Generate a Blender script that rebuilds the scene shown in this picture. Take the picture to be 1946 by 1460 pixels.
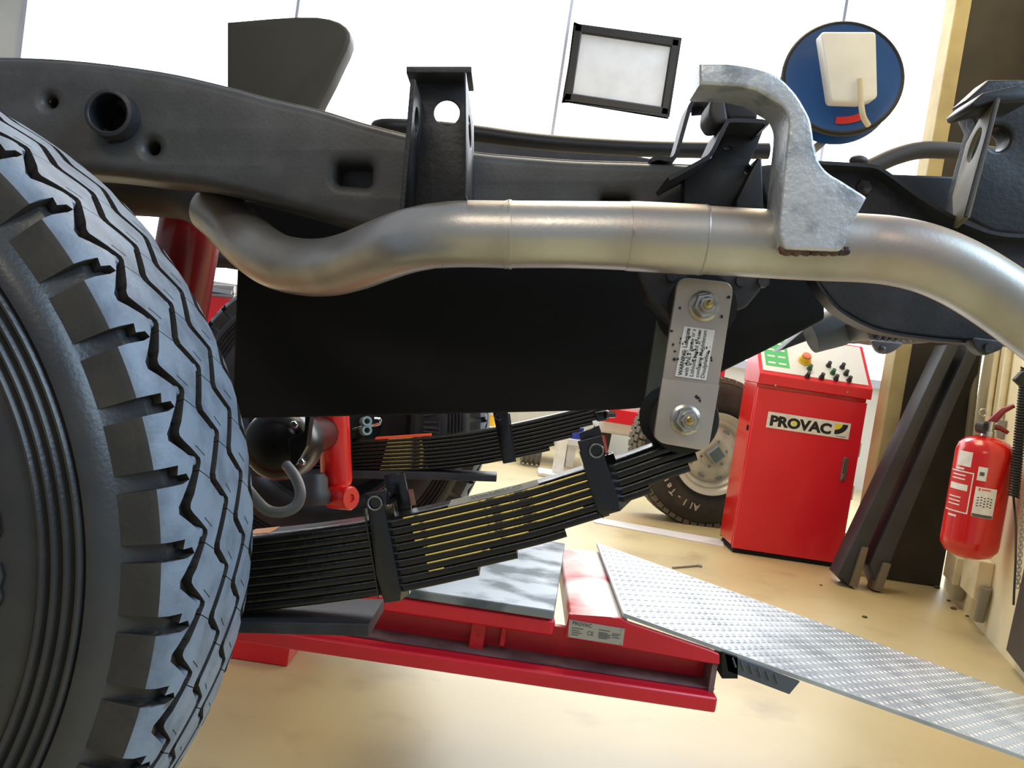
import bpy, bmesh, math, random
from mathutils import Vector, Matrix
random.seed(7)
for o in list(bpy.data.objects): bpy.data.objects.remove(o, do_unlink=True)
SC = bpy.context.scene
COL = SC.collection
PI = math.pi

# ------------------------------------------------------------------ camera
F, CX, CY = 1700.0, 973.0, 730.0
ROLL, PITCH, CAMH = math.radians(8.5), math.radians(3.0), 0.75
FWD = Vector((0, math.cos(PITCH), -math.sin(PITCH)))
U0 = Vector((1, 0, 0)); V0 = U0.cross(FWD)
RT = math.cos(ROLL)*U0 + math.sin(ROLL)*V0
UP = -math.sin(ROLL)*U0 + math.cos(ROLL)*V0
EYE = Vector((0, 0, CAMH))
cam = bpy.data.cameras.new('camera'); cam.sensor_fit = 'HORIZONTAL'; cam.sensor_width = 36
cam.lens = F/1946*36; cam.clip_start = 0.05; cam.clip_end = 100
cob = bpy.data.objects.new('camera', cam); COL.objects.link(cob)
cob.matrix_world = Matrix(((RT.x, UP.x, -FWD.x, 0), (RT.y, UP.y, -FWD.y, 0), (RT.z, UP.z, -FWD.z, CAMH), (0, 0, 0, 1)))
SC.camera = cob

# ------------------------------------------------------------------ world, lights, exposure
SC.view_settings.view_transform = 'Standard'; SC.view_settings.look = 'None'
SC.view_settings.gamma = 1; SC.view_settings.use_curve_mapping = False
SC.view_settings.exposure = 0.0
w = bpy.data.worlds.new('world'); SC.world = w; w.use_nodes = True
w.node_tree.nodes['Background'].inputs[0].default_value = (0.80, 0.88, 1.0, 1)
w.node_tree.nodes['Background'].inputs[1].default_value = 0.36

def area(name, loc, target, sx, sy, col, power):
    l = bpy.data.lights.new(name, 'AREA'); l.shape = 'RECTANGLE'; l.size = sx; l.size_y = sy
    l.color = col; l.energy = power
    o = bpy.data.objects.new(name, l); COL.objects.link(o); o.location = loc
    o.rotation_euler = (Vector(target)-Vector(loc)).to_track_quat('-Z', 'Y').to_euler()
    return o
area('open_door_daylight', (3.0, -0.1, 3.5), (-0.6, 0.9, 0.6), 2.4, 2.4, (0.56, 0.77, 1.0), 165)
area('rear_window_daylight', (1.6, 6.2, 3.4), (0.3, 0.8, 0.5), 4.0, 2.0, (0.86, 0.93, 1.0), 210)
area('ceiling_lamp', (0.4, 3.3, 3.6), (0.9, 3.0, 0.0), 2.4, 1.2, (1.0, 0.82, 0.56), 84)
area('bay_lamp', (-0.5, -0.9, 2.4), (0.2, 1.2, 0.6), 1.3, 0.5, (1.0, 0.86, 0.66), 13)

# ------------------------------------------------------------------ coordinates
def W(u, d, v): return EYE + RT*u + FWD*d + UP*v
def P(px, py, d): return W((px-CX)/F*d, d, (CY-py)/F*d)
def ray(px, py): return RT*((px-CX)/F) + FWD + UP*((CY-py)/F)
def hit(px, py, p0, n):
    r = ray(px, py); n = Vector(n); return EYE + r*((Vector(p0)-EYE).dot(n)/r.dot(n))
def G(px, py, z=0.0): return hit(px, py, (0, 0, z), (0, 0, 1))
def VY(px, py, y): return hit(px, py, (0, y, 0), (0, 1, 0))

# ------------------------------------------------------------------ materials
MATS = {}
def srgb(c):
    return tuple(((x/255+0.055)/1.055)**2.4 if x > 10 else x/255/12.92 for x in c) + (1,)
def M(name, col, rough=0.5, metal=0.0, col2=None, scale=12.0, lo=0.42, hi=0.68, bump=0.0, bscale=90.0,
      col3=None, scale3=3.0, lo3=0.55, hi3=0.7, rvar=0.0, coat=0.0, emis=0.0, spec=0.5, stretch=None):
    if name in MATS: return MATS[name]
    m = bpy.data.materials.new(name); m.use_nodes = True; nt = m.node_tree; N = nt.nodes; L = nt.links
    b = N['Principled BSDF']; b.inputs['Roughness'].default_value = rough; b.inputs['Metallic'].default_value = metal
    b.inputs['Coat Weight'].default_value = coat; b.inputs['Coat Roughness'].default_value = 0.1
    b.inputs['Specular IOR Level'].default_value = spec
    c = srgb(col)
    tc = N.new('ShaderNodeTexCoord'); vec = tc.outputs['Object']
    if stretch:
        mp = N.new('ShaderNodeMapping'); mp.inputs['Scale'].default_value = stretch
        L.new(vec, mp.inputs[0]); vec = mp.outputs[0]
    def noise(sc, det=5):
        n = N.new('ShaderNodeTexNoise'); n.inputs['Scale'].default_value = sc; n.inputs['Detail'].default_value = det
        L.new(vec, n.inputs['Vector']); return n
    def ramp(src, a, bb):
        r = N.new('ShaderNodeMapRange'); r.inputs[1].default_value = a; r.inputs[2].default_value = bb
        L.new(src, r.inputs[0]); return r.outputs[0]
    out = None
    if col2:
        n = noise(scale); f = ramp(n.outputs['Fac'], lo, hi)
        mx = N.new('ShaderNodeMix'); mx.data_type = 'RGBA'; L.new(f, mx.inputs[0])
        mx.inputs[6].default_value = c; mx.inputs[7].default_value = srgb(col2); out = mx.outputs[2]
        if rvar:
            rr = N.new('ShaderNodeMapRange'); rr.inputs[3].default_value = rough; rr.inputs[4].default_value = rough+rvar
            L.new(f, rr.inputs[0]); L.new(rr.outputs[0], b.inputs['Roughness'])
    if col3:
        n = noise(scale3, 3); f = ramp(n.outputs['Fac'], lo3, hi3)
        mx = N.new('ShaderNodeMix'); mx.data_type = 'RGBA'; L.new(f, mx.inputs[0])
        if out: L.new(out, mx.inputs[6])
        else: mx.inputs[6].default_value = c
        mx.inputs[7].default_value = srgb(col3); out = mx.outputs[2]
    if out: L.new(out, b.inputs['Base Color'])
    else: b.inputs['Base Color'].default_value = c
    if bump:
        n = noise(bscale, 4); bp = N.new('ShaderNodeBump'); bp.inputs['Strength'].default_value = bump; bp.inputs['Distance'].default_value = 0.002
        L.new(n.outputs['Fac'], bp.inputs['Height']); L.new(bp.outputs[0], b.inputs['Normal'])
    if emis:
        b.inputs['Emission Color'].default_value = c; b.inputs['Emission Strength'].default_value = emis
    MATS[name] = m; return m

m_tread = M('dusty_daylit_tread', (124, 137, 153), 0.52, col2=(100, 111, 126), scale=38, bump=0.25, bscale=260)  # dusty rubber, with cool daylight also put into the colour
m_tyre = M('sidewall_rubber', (44, 45, 48), 0.34, col2=(56, 55, 54), scale=14, bump=0.15, bscale=300)
m_blockside = M('shaded_block_side', (44, 41, 38), 0.7, col2=(58, 54, 48), scale=30, bump=0.2, bscale=200)  # clean dark rubber, with side and groove shade added to the colour
m_groove = M('groove_rubber', (52, 52, 54), 0.7)
m_darktyre = M('dark_tyre', (40, 38, 36), 0.7, col2=(66, 58, 48), scale=9, bump=0.2)
m_frame = M('chassis_paint', (68, 67, 66), 0.46, col2=(78, 77, 76), scale=30, bump=0.14, bscale=260, col3=(84, 84, 88), scale3=7, lo3=0.6, hi3=0.9)
m_framedk = M('chassis_paint_dark', (36, 37, 41), 0.45, col2=(52, 52, 56), scale=18, bump=0.3, bscale=150)
m_black = M('satin_black', (20, 20, 22), 0.45, col2=(30, 29, 29), scale=8, bump=0.1)
m_tank = M('tank_black', (23, 21, 22), 0.8, col2=(27, 25, 25), scale=4, spec=0.3)
m_gloss = M('gloss_black', (12, 12, 13), 0.14, col2=(22, 19, 18), scale=24, rvar=0.2, coat=0.4, bump=0.15, bscale=120)
m_leaf = M('leaf_paint', (9, 9, 10), 0.24, col2=(16, 15, 14), scale=16, rvar=0.15, bump=0.25, bscale=110)
m_primer = M('cut_steel', (58, 46, 46), 0.5, col2=(110, 90, 90), scale=120, stretch=(3, 1, 0.4))
m_pipe = M('exhaust_steel', (198, 195, 190), 0.33, 0.85, col2=(168, 162, 152), scale=7, rvar=0.14, col3=(184, 158, 148), scale3=5, lo3=0.58, hi3=0.9, bump=0.08, bscale=220)
m_weld = M('weld_bead', (112, 84, 70), 0.5, 0.6, col2=(60, 52, 50), scale=50, bump=0.8, bscale=120)
m_cast = M('galvanised_strap', (204, 206, 208), 0.38, 0.5, col2=(142, 148, 154), scale=36, lo=0.5, hi=0.7, bump=0.45, bscale=180)
m_zinc = M('zinc_plate', (196, 184, 172), 0.36, 0.65, col2=(176, 166, 158), scale=10, col3=(196, 190, 150), scale3=9, lo3=0.6, hi3=0.9)
m_nut = M('zinc_nut', (202, 202, 196), 0.24, 0.9, col2=(160, 150, 130), scale=60)
m_brass = M('grease_nipple', (190, 170, 110), 0.25, 0.9)
m_olive = M('olive_steel', (112, 112, 100), 0.5, 0.3)
m_white = M('white_paper', (238, 239, 242), 0.6, col2=(222, 222, 222), scale=30)
m_ink = M('black_ink', (24, 24, 26), 0.6)
m_redsh = M('red_shock_paint', (212, 22, 20), 0.25, coat=0.5)
m_redsh2 = M('shaded_dark_red', (142, 18, 20), 0.3, col2=(110, 12, 16), scale=9, coat=0.4)  # shock red darkened for shade; also the lever's own dark red
m_rubber = M('matte_rubber', (26, 26, 28), 0.65)
m_tan = M('tan_label', (196, 188, 168), 0.55, col2=(168, 160, 140), scale=30)
m_yellowline = M('edge_glint_gold', (196, 176, 96), 0.35, 0.5, col2=(60, 52, 30), scale=70, lo=0.54, hi=0.62)  # painted highlight along the leaf edges
m_orange = M('orange_tag', (240, 150, 70), 0.5)
m_orange2 = M('red_orange_tag', (240, 84, 48), 0.5)
m_lift = M('lift_red', (220, 24, 46), 0.35, col2=(204, 20, 40), scale=6, rvar=0.15, col3=(170, 60, 62), scale3=7, lo3=0.62, hi3=0.85, coat=0.15)
m_worn = M('worn_lift_red', (214, 30, 34), 0.4, col2=(232, 170, 162), scale=16, lo=0.38, hi=0.55, col3=(240, 232, 228), scale3=6, lo3=0.40, hi3=0.54)
m_grime = M('grimy_flange', (96, 76, 80), 0.6, col2=(130, 110, 110), scale=20)
m_deck = M('worn_deck_steel', (138, 146, 154), 0.38, 0.5, col2=(84, 94, 102), scale=14, lo=0.46, hi=0.6, rvar=0.2, bump=0.2, stretch=(0.7, 1, 1))
m_checker = M('checker_plate', (186, 192, 200), 0.34, 0.5, col2=(150, 158, 168), scale=10, bump=0.1)
m_alu = M('aluminium_plate', (182, 180, 176), 0.4, 0.6)
m_ink2 = M('grey_print', (90, 90, 92), 0.6)
m_cab = M('cabinet_red', (226, 28, 48), 0.34, col2=(220, 24, 44), scale=3, coat=0.2)
m_cabside = M('cabinet_side_red', (230, 30, 28), 0.22, coat=0.5)
m_panel = M('console_white', (234, 237, 243), 0.4, col2=(222, 225, 230), scale=6)
m_green = M('console_green', (70, 190, 110), 0.5)
m_yellow = M('signal_yellow', (236, 190, 30), 0.45)
m_orangeb = M('button_orange', (226, 120, 84), 0.45)
m_butk = M('button_black', (34, 36, 34), 0.4)
m_butg = M('button_green', (36, 92, 56), 0.4)
m_logoy = M('logo_yellow', (240, 226, 30), 0.5)
m_chrome = M('chrome', (210, 212, 210), 0.12, 1.0)
m_handle = M('handle_metal', (150, 140, 138), 0.3, 0.8)
m_rim = M('tan_steel_rim', (206, 202, 186), 0.3, col2=(196, 190, 172), scale=8, coat=0.3)
m_floor = M('concrete_floor', (203, 188, 145), 0.36, col2=(188, 170, 126), scale=1.6, col3=(168, 150, 116), scale3=5, lo3=0.58, hi3=0.8, bump=0.15, bscale=40)
m_wallw = M('white_plaster', (236, 236, 232), 0.8, col2=(226, 226, 222), scale=4)
m_wally = M('cream_block_wall', (242, 234, 200), 0.75, col2=(230, 220, 182), scale=5, bump=0.3, bscale=40)
m_cream = M('cream_post', (190, 176, 132), 0.6, col2=(170, 156, 116), scale=8)
m_conduit = M('cream_conduit', (232, 222, 190), 0.5, col2=(210, 200, 166), scale=10)
m_greyp = M('dark_panel_grey', (44, 41, 38), 0.6, col2=(60, 54, 48), scale=5)
m_steelbeam = M('dark_beam_steel', (62, 66, 74), 0.5, 0.2, col2=(52, 54, 60), scale=7)
m_beamlip = M('worn_beam_edge', (120, 112, 98), 0.5, 0.3)
m_ext = M('extinguisher_red', (204, 24, 16), 0.24, coat=0.5)
m_blue = M('reel_blue', (24, 74, 140), 0.4)
m_label = M('label_red', (210, 40, 44), 0.5)
m_cable = M('cream_cable', (206, 200, 180), 0.5)
m_greysteel = M('grey_steel', (150, 150, 150), 0.45, 0.5)
m_dkgrey = M('dark_grey_plastic', (58, 54, 54), 0.5)
m_gbox = M('gearbox_alloy', (126, 124, 128), 0.4, 0.5, col2=(86, 84, 90), scale=14)
m_glow = M('daylit_pane', (246, 250, 255), 0.3, emis=3.2)
m_mull = M('pane_bar', (206, 210, 228), 0.5)
m_carw = M('white_car_paint', (228, 230, 232), 0.25, coat=0.5)
m_dark = M('dark_void', (14, 14, 15), 0.8)
m_bluebin = M('blue_plastic', (40, 70, 190), 0.4)
m_grit = M('floor_grit', (86, 74, 52), 0.8)
m_ring = M('spring_grey', (120, 118, 112), 0.45, 0.4)
m_axle = M('axle_black', (11, 11, 12), 0.3, col2=(16, 16, 16), scale=9, spec=0.35)
m_swaybar = M('sway_bar_grey', (84, 90, 98), 0.5)
m_teal = M('teal_coupling', (128, 160, 158), 0.4)

# ------------------------------------------------------------------ geometry
class MB:
    def __init__(self): self.v = []; self.f = []; self.m = []
    def add(self, vs, fs, mi=0):
        b = len(self.v); self.v += [Vector(x) for x in vs]
        for q in fs: self.f.append([b+i for i in q]); self.m.append(mi)
        return self
    def box(self, c, s, ax=None, mi=0):
        c = Vector(c); ax = ax or (Vector((1, 0, 0)), Vector((0, 1, 0)), Vector((0, 0, 1)))
        vs = [c+ax[0]*(s[0]/2*i)+ax[1]*(s[1]/2*j)+ax[2]*(s[2]/2*k) for i in (-1, 1) for j in (-1, 1) for k in (-1, 1)]
        return self.add(vs, [(0, 1, 3, 2), (4, 6, 7, 5), (0, 4, 5, 1), (2, 3, 7, 6), (0, 2, 6, 4), (1, 5, 7, 3)], mi)
    def prism(self, pts, ext, mi=0):
        pts = [Vector(p) for p in pts]; ext = Vector(ext); n = len(pts)
        self.add(pts+[p+ext for p in pts], [list(range(n)), list(range(2*n-1, n-1, -1))]+[(i, (i+1) % n, n+(i+1) % n, n+i) for i in range(n)], mi)
        return self
    def tube(self, path, rad, seg=12, cap=True, mi=0, flat=None):
        path = [Vector(p) for p in path]; n = len(path)
        rads = rad if isinstance(rad, (list, tuple)) else [rad]*n
        rings = []; prev = None
        for i, p in enumerate(path):
            t = (path[min(i+1, n-1)]-path[max(i-1, 0)]).normalized()
            if prev is None:
                a = Vector((0, 0, 1)) if abs(t.z) < 0.9 else Vector((0, 1, 0)); x = t.cross(a).normalized()
            else: x = (prev-t*prev.dot(t)).normalized()
            prev = x; y = t.cross(x)
            rings.append([p+(x*math.cos(2*PI*k/seg)+y*math.sin(2*PI*k/seg))*rads[i] for k in range(seg)])
        vs = [q for r in rings for q in r]; fs = []
        for i in range(n-1):
            for k in range(seg):
                a = i*seg+k; b = i*seg+(k+1) % seg; fs.append((a, b, b+seg, a+seg))
        if cap: fs += [list(range(seg))[::-1], [(n-1)*seg+k for k in range(seg)]]
        return self.add(vs, fs, mi)
    def lathe(self, prof, c, axis, seg=32, mi=0, a0=0.0, a1=2*PI):
        # prof: list of (height along axis, radius)
        c = Vector(c); axis = Vector(axis).normalized()
        a = Vector((1, 0, 0)) if abs(axis.x) < 0.8 else Vector((0, 0, 1))
        x = (a-axis*a.dot(axis)).normalized(); y = axis.cross(x); full = abs(a1-a0-2*PI) < 1e-6
        ns = seg if full else seg+1; vs = []; fs = []
        for h, r in prof:
            for k in range(ns):
                t = a0+(a1-a0)*k/seg; vs.append(c+axis*h+(x*math.cos(t)+y*math.sin(t))*r)
        for i in range(len(prof)-1):
            for k in range(seg):
                k2 = (k+1) % ns if full else k+1
                fs.append((i*ns+k, i*ns+k2, (i+1)*ns+k2, (i+1)*ns+k))
        return self.add(vs, fs, mi)
    def sphere(self, c, r, seg=16, mi=0, sc=(1, 1, 1)):
        pr = [(-math.cos(PI*i/8)*r, max(1e-5, math.sin(PI*i/8)*r)) for i in range(9)]
        b = len(self.v); self.lathe(pr, (0, 0, 0), (0, 0, 1), seg, mi)
        for i in range(b, len(self.v)): q = self.v[i]; self.v[i] = Vector(c)+Vector((q.x*sc[0], q.y*sc[1], q.z*sc[2]))
        return self
    def sweep(self, path, tang_sections, mi=0):
        n = len(tang_sections); k = len(tang_sections[0])
        vs = [q for s in tang_sections for q in s]; fs = []
        for i in range(n-1):
            for j in range(k):
                a = i*k+j; b = i*k+(j+1) % k; fs.append((a, b, b+k, a+k))
        fs += [list(range(k))[::-1], [(n-1)*k+j for j in range(k)]]
        return self.add(vs, fs, mi)
    def build(self, name, mat, parent=None, smooth=35, bevel=0.0, merge=2e-5):
        return make(name, self.v, self.f, mat, parent, smooth, bevel, self.m, merge)

WLOC = {}
def make(name, vs, fs, mat, parent=None, smooth=35, bevel=0.0, mi=None, merge=2e-5):
    mn = Vector([min(v[i] for v in vs) for i in range(3)]); mxx = Vector([max(v[i] for v in vs) for i in range(3)])
    c = (mn+mxx)/2
    me = bpy.data.meshes.new(name)
    me.from_pydata([tuple(Vector(v)-c) for v in vs], [], [list(f) for f in fs])
    mats = mat if isinstance(mat, (list, tuple)) else [mat]
    for m in mats: me.materials.append(m)
    if mi and len(mats) > 1: me.polygons.foreach_set('material_index', mi)
    bm = bmesh.new(); bm.from_mesh(me)
    if merge: bmesh.ops.remove_doubles(bm, verts=bm.verts, dist=merge)
    bmesh.ops.recalc_face_normals(bm, faces=bm.faces)
    bm.to_mesh(me); bm.free()
    if smooth: me.shade_smooth(); me.set_sharp_from_angle(angle=math.radians(smooth))
    o = bpy.data.objects.new(name, me); COL.objects.link(o)
    pl = Vector((0, 0, 0))
    if parent is not None: o.parent = parent; pl = WLOC[parent.name]
    o.location = c-pl; WLOC[o.name] = c
    if bevel:
        b = o.modifiers.new('bevel', 'BEVEL'); b.width = bevel; b.segments = 2; b.limit_method = 'ANGLE'; b.angle_limit = math.radians(40)
    return o
def empty(name, loc, parent=None):
    o = bpy.data.objects.new(name, None); COL.objects.link(o); o.empty_display_size = 0.05
    loc = Vector(loc); pl = Vector((0, 0, 0))
    if parent is not None: o.parent = parent; pl = WLOC[parent.name]
    o.location = loc-pl; WLOC[o.name] = loc; return o
def tag(o, label=None, cat=None, group=None, kind=None):
    if label: o['label'] = label
    if cat: o['category'] = cat
    if group: o['group'] = group
    if kind: o['kind'] = kind
    return o
def dup(o, parent, delta):
    c = o.copy(); COL.objects.link(c); c.parent = parent
    wl = WLOC[o.name]+Vector(delta); WLOC[c.name] = wl
    c.location = wl-(WLOC[parent.name] if parent else Vector((0, 0, 0)))
    for ch in list(o.children):
        k = ch.copy(); COL.objects.link(k); k.parent = c; WLOC[k.name] = WLOC[ch.name]+Vector(delta); k.location = ch.location
    return c

def rc(pts, r, n=4):            # round the corners of a polygon
    out = []; N = len(pts)
    for i in range(N):
        p = Vector(pts[i][:2]); a = Vector(pts[i-1][:2]); b = Vector(pts[(i+1) % N][:2])
        rr = pts[i][2] if len(pts[i]) > 2 else r
        da, db = a-p, b-p
        k = min(rr, da.length*0.45, db.length*0.45)
        if k < 1e-6: out.append(tuple(p)); continue
        p0 = p+da.normalized()*k; p1 = p+db.normalized()*k
        for j in range(n+1):
            t = j/n; q = p0*(1-t)**2+p*2*t*(1-t)+p1*t*t; out.append(tuple(q))
    return out
def cat(pts, n=6, closed=False):   # Catmull-Rom through points of any dimension
    pts = [Vector(p) for p in pts]; N = len(pts); out = []
    for i in range(N if closed else N-1):
        if closed: p0, p1, p2, p3 = pts[i-1], pts[i], pts[(i+1) % N], pts[(i+2) % N]
        else: p0, p1, p2, p3 = pts[max(i-1, 0)], pts[i], pts[i+1], pts[min(i+2, N-1)]
        for j in range(n):
            t = j/n
            out.append(0.5*((2*p1)+(p2-p0)*t+(2*p0-5*p1+4*p2-p3)*t*t+(3*p1-p0-3*p2+p3)*t**3))
    if not closed: out.append(pts[-1])
    return [tuple(p) for p in out]
def circ(x, y, rx, ry=None, n=24, a=0.0):
    ry = ry or rx; ca, sa = math.cos(a), math.sin(a)
    return [(x+rx*math.cos(2*PI*i/n)*ca-ry*math.sin(2*PI*i/n)*sa, y+rx*math.cos(2*PI*i/n)*sa+ry*math.sin(2*PI*i/n)*ca) for i in range(n)]
def curve_geo(fill):
    cu = bpy.data.curves.new('tmp', 'CURVE') if fill != 'FONT' else bpy.data.curves.new('tmp', 'FONT')
    return cu
def to_geo(cu):
    o = bpy.data.objects.new('tmp', cu); COL.objects.link(o)
    dg = bpy.context.evaluated_depsgraph_get(); dg.update()
    ev = o.evaluated_get(dg); me = ev.to_mesh()
    vs = [v.co.copy() for v in me.vertices]; fs = [list(p.vertices) for p in me.polygons]
    ev.to_mesh_clear(); bpy.data.objects.remove(o, do_unlink=True); bpy.data.curves.remove(cu)
    return vs, fs
def plate_geo(outer, holes, th, bev=0.0, res=2):
    cu = bpy.data.curves.new('tmp', 'CURVE'); cu.dimensions = '2D'; cu.fill_mode = 'BOTH'
    cu.extrude = max(th/2-bev, 1e-5); cu.bevel_depth = bev; cu.bevel_resolution = res; cu.offset = -bev
    for lp in [outer]+list(holes):
        s = cu.splines.new('POLY'); s.points.add(len(lp)-1)
        for i, p in enumerate(lp): s.points[i].co = (p[0], p[1], 0, 1)
        s.use_cyclic_u = True
    return to_geo(cu)
def text_geo(body, size=1.0, bold=0.0, ext=0.0, align='LEFT', space=1.0):
    cu = bpy.data.curves.new('tmp', 'FONT'); cu.body = body; cu.size = size; cu.offset = bold; cu.extrude = ext; cu.align_x = align
    cu.space_character = space; cu.resolution_u = 3
    return to_geo(cu)
def PL(mb, px, d, th, bev=0.0, holes=(), mi=0, res=2):
    """plate: outline in photo pixels at depth d, thickness th going away from the camera, along the truck's cross axis"""
    cv = lambda l: [((p[0]-CX)/F*d, (CY-p[1])/F*d) for p in l]
    vs, fs = plate_geo(cv(px), [cv(h) for h in holes], th, bev, res)
    return mb.add([W(v.x, d+th/2-v.z, v.y) for v in vs], fs, mi)
def basis_add(mb, geo, O, ex, ey, off=0.0, mi=0):
    O = Vector(O); ex = Vector(ex); ey = Vector(ey); n = ex.cross(ey).normalized()
    return mb.add([O+ex*v.x+ey*v.y+n*(v.z+off) for v in geo[0]], geo[1], mi)
def plate_on(mb, outer, O, ex, ey, th, bev=0.0, holes=(), mi=0):
    """plate in an arbitrary plane; local units are metres, thickness on the +normal side"""
    g = plate_geo(outer, holes, th, bev)
    return basis_add(mb, g, O, Vector(ex).normalized(), Vector(ey).normalized(), th/2, mi)
def hexnut(mb, c, ax, r, h, mi=0, washer=True):
    if washer: mb.lathe([(0, 0.001), (0, r*1.22), (h*0.18, r*1.22), (h*0.28, r*1.0), (h*0.28, 0.001)], c, ax, 24, mi)
    ax = Vector(ax).normalized(); a = Vector((1, 0, 0)); x = (a-ax*a.dot(ax)).normalized(); y = ax.cross(x)
    c = Vector(c)
    def ringp(rr, hh): return [c+ax*hh+(x*math.cos(PI/3*k+0.3)+y*math.sin(PI/3*k+0.3))*rr for k in range(6)]
    vs = ringp(r, h*0.2)+ringp(r, h*0.85)+ringp(r*0.9, h)
    fs = [(i, (i+1) % 6, 6+(i+1) % 6, 6+i) for i in range(6)]+[(6+i, 6+(i+1) % 6, 12+(i+1) % 6, 12+i) for i in range(6)]+[tuple(range(12, 18)), tuple(range(5, -1, -1))]
    mb.add(vs, fs, mi)
BACK = -FWD

# ================================================================== SETTING
mb = MB(); mb.box((0.5, 3.5, -0.05), (16, 13, 0.1)); tag(mb.build('floor', m_floor, smooth=0), 'cream concrete workshop floor', kind='structure')
mb = MB(); mb.box((0, 6.75, 2.2), (16, 0.2, 4.4)); tag(mb.build('wall_back', m_wallw, smooth=0), kind='structure')
# right wall, slightly splayed
WA = Vector((1.57, 2.52, 0)); WT = Vector((0.256, 0.967, 0)).normalized(); WN = Vector((-WT.y, WT.x, 0))
def WR(px, py, off=0.0): return hit(px, py, WA+WN*off, WN)
mb = MB(); mb.box(WA+WT*0.0-WN*0.08+Vector((0, 0, 1.6)), (0.16, 2.24, 3.2), (WN, WT, Vector((0, 0, 1))))
wr = mb.build('wall_right', m_wally, smooth=0); tag(wr, kind='structure')
# far windows full of daylight
win = empty('window_1', (0.2, 6.6, 0.9)); tag(win, 'row of tall overexposed workshop windows in the far wall', kind='structure')
xs = [-3.9+1.96*i for i in range(5)]
mb = MB()
for x in xs: mb.box((x, 6.62, 2.3), (0.022, 0.04, 3.0))
for z in (0.8, 3.8): mb.box((0.02, 6.62, z), (7.9, 0.06, 0.06))
mb.build('window_frame', m_mull, win, smooth=0)
for i in range(4):
    for z in (2.3,):
        mb = MB(); mb.box((xs[i]+0.98, 6.63, z), (1.935, 0.012, 2.94)); mb.build('pane', m_glow, win, smooth=0)
# cream post beside the dark panel
mb = MB(); mb.box((1.53, 3.64, 1.3), (0.062, 0.1, 2.6)); tag(mb.build('trim_1', m_cream, bevel=0.004), kind='structure')
mb = MB(); mb.prism([G(1128, 984, 0.0), G(1375, 1028, 0.0), G(1375, 1040, 0.0), G(1128, 994, 0.0)], (0, 0, 0.004))
tag(mb.build('trim_2', m_panel, smooth=0), kind='structure')

# ================================================================== TRUCK
truck = empty('truck_chassis', P(900, 460, 0.95))
tag(truck, 'raised black off-road truck chassis with new leaf springs, bare exhaust pipe and chunky tyre', 'truck')

# ---- wheel: tyre carcass, tread blocks, raised letters
TC = W(-0.6124, 0.6008, -0.118)
TAX = (FWD+RT*0.0094+UP*0.0183).normalized()
TX = (RT-TAX*RT.dot(TAX)).normalized(); TZ = TX.cross(TAX); TZ = TZ if TZ.dot(UP) > 0 else -TZ
half = [(.012, .346), (.0150, .366), (.0165, .3715), (.021, .3772), (.030, .3822), (.0431, .3868), (.060, .3885), (.0885, .3895), (.11, .3897)]
prof = half+[(0.22-a, b) for a, b in half[-2::-1]]
SL = [0.0]
for i in range(1, len(prof)): SL.append(SL[-1]+math.hypot(prof[i][0]-prof[i-1][0], prof[i][1]-prof[i-1][1]))
def pr_at(s):
    s = max(0.0, min(SL[-1]-1e-9, s))
    for i in range(1, len(SL)):
        if s <= SL[i]:
            t = (s-SL[i-1])/(SL[i]-SL[i-1]); a, b = prof[i-1], prof[i]
            nx, ny = -(b[1]-a[1]), (b[0]-a[0]); l = math.hypot(nx, ny)
            return a[0]+(b[0]-a[0])*t, a[1]+(b[1]-a[1])*t, nx/l, ny/l
def s_of_w(w_):
    for i in range(1, len(prof)):
        if prof[i-1][0] <= w_ <= prof[i][0]: return SL[i-1]+(SL[i]-SL[i-1])*(w_-prof[i-1][0])/(prof[i][0]-prof[i-1][0])
NP = 46
def tp(ph, s, drop=0.0):
    w_, r, nx, ny = pr_at(s); th = 2*PI*ph/NP
    if 0.0001 < drop: w_ -= nx*drop; r -= ny*drop
    return TC+TAX*w_+(TX*math.cos(th)+TZ*math.sin(th))*r
S1, S2, S3, S4 = [s_of_w(x) for x in (.0431, .0885, .1315, .1769)]
ST = SL[-1]
ZK = [(0, 1), (0.06, 1), (0.38, -1), (0.48, -1), (1.0, 1)]
def zig(ph, amp, shift):
    t = (ph+shift) % 1.0
    k = ZK
    for i in range(1, len(k)):
        if t <= k[i][0]+1e-9:
            a, b = k[i-1], k[i]; return amp*(a[1]+(b[1]-a[1])*(t-a[0])/(b[0]-a[0]))
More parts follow.
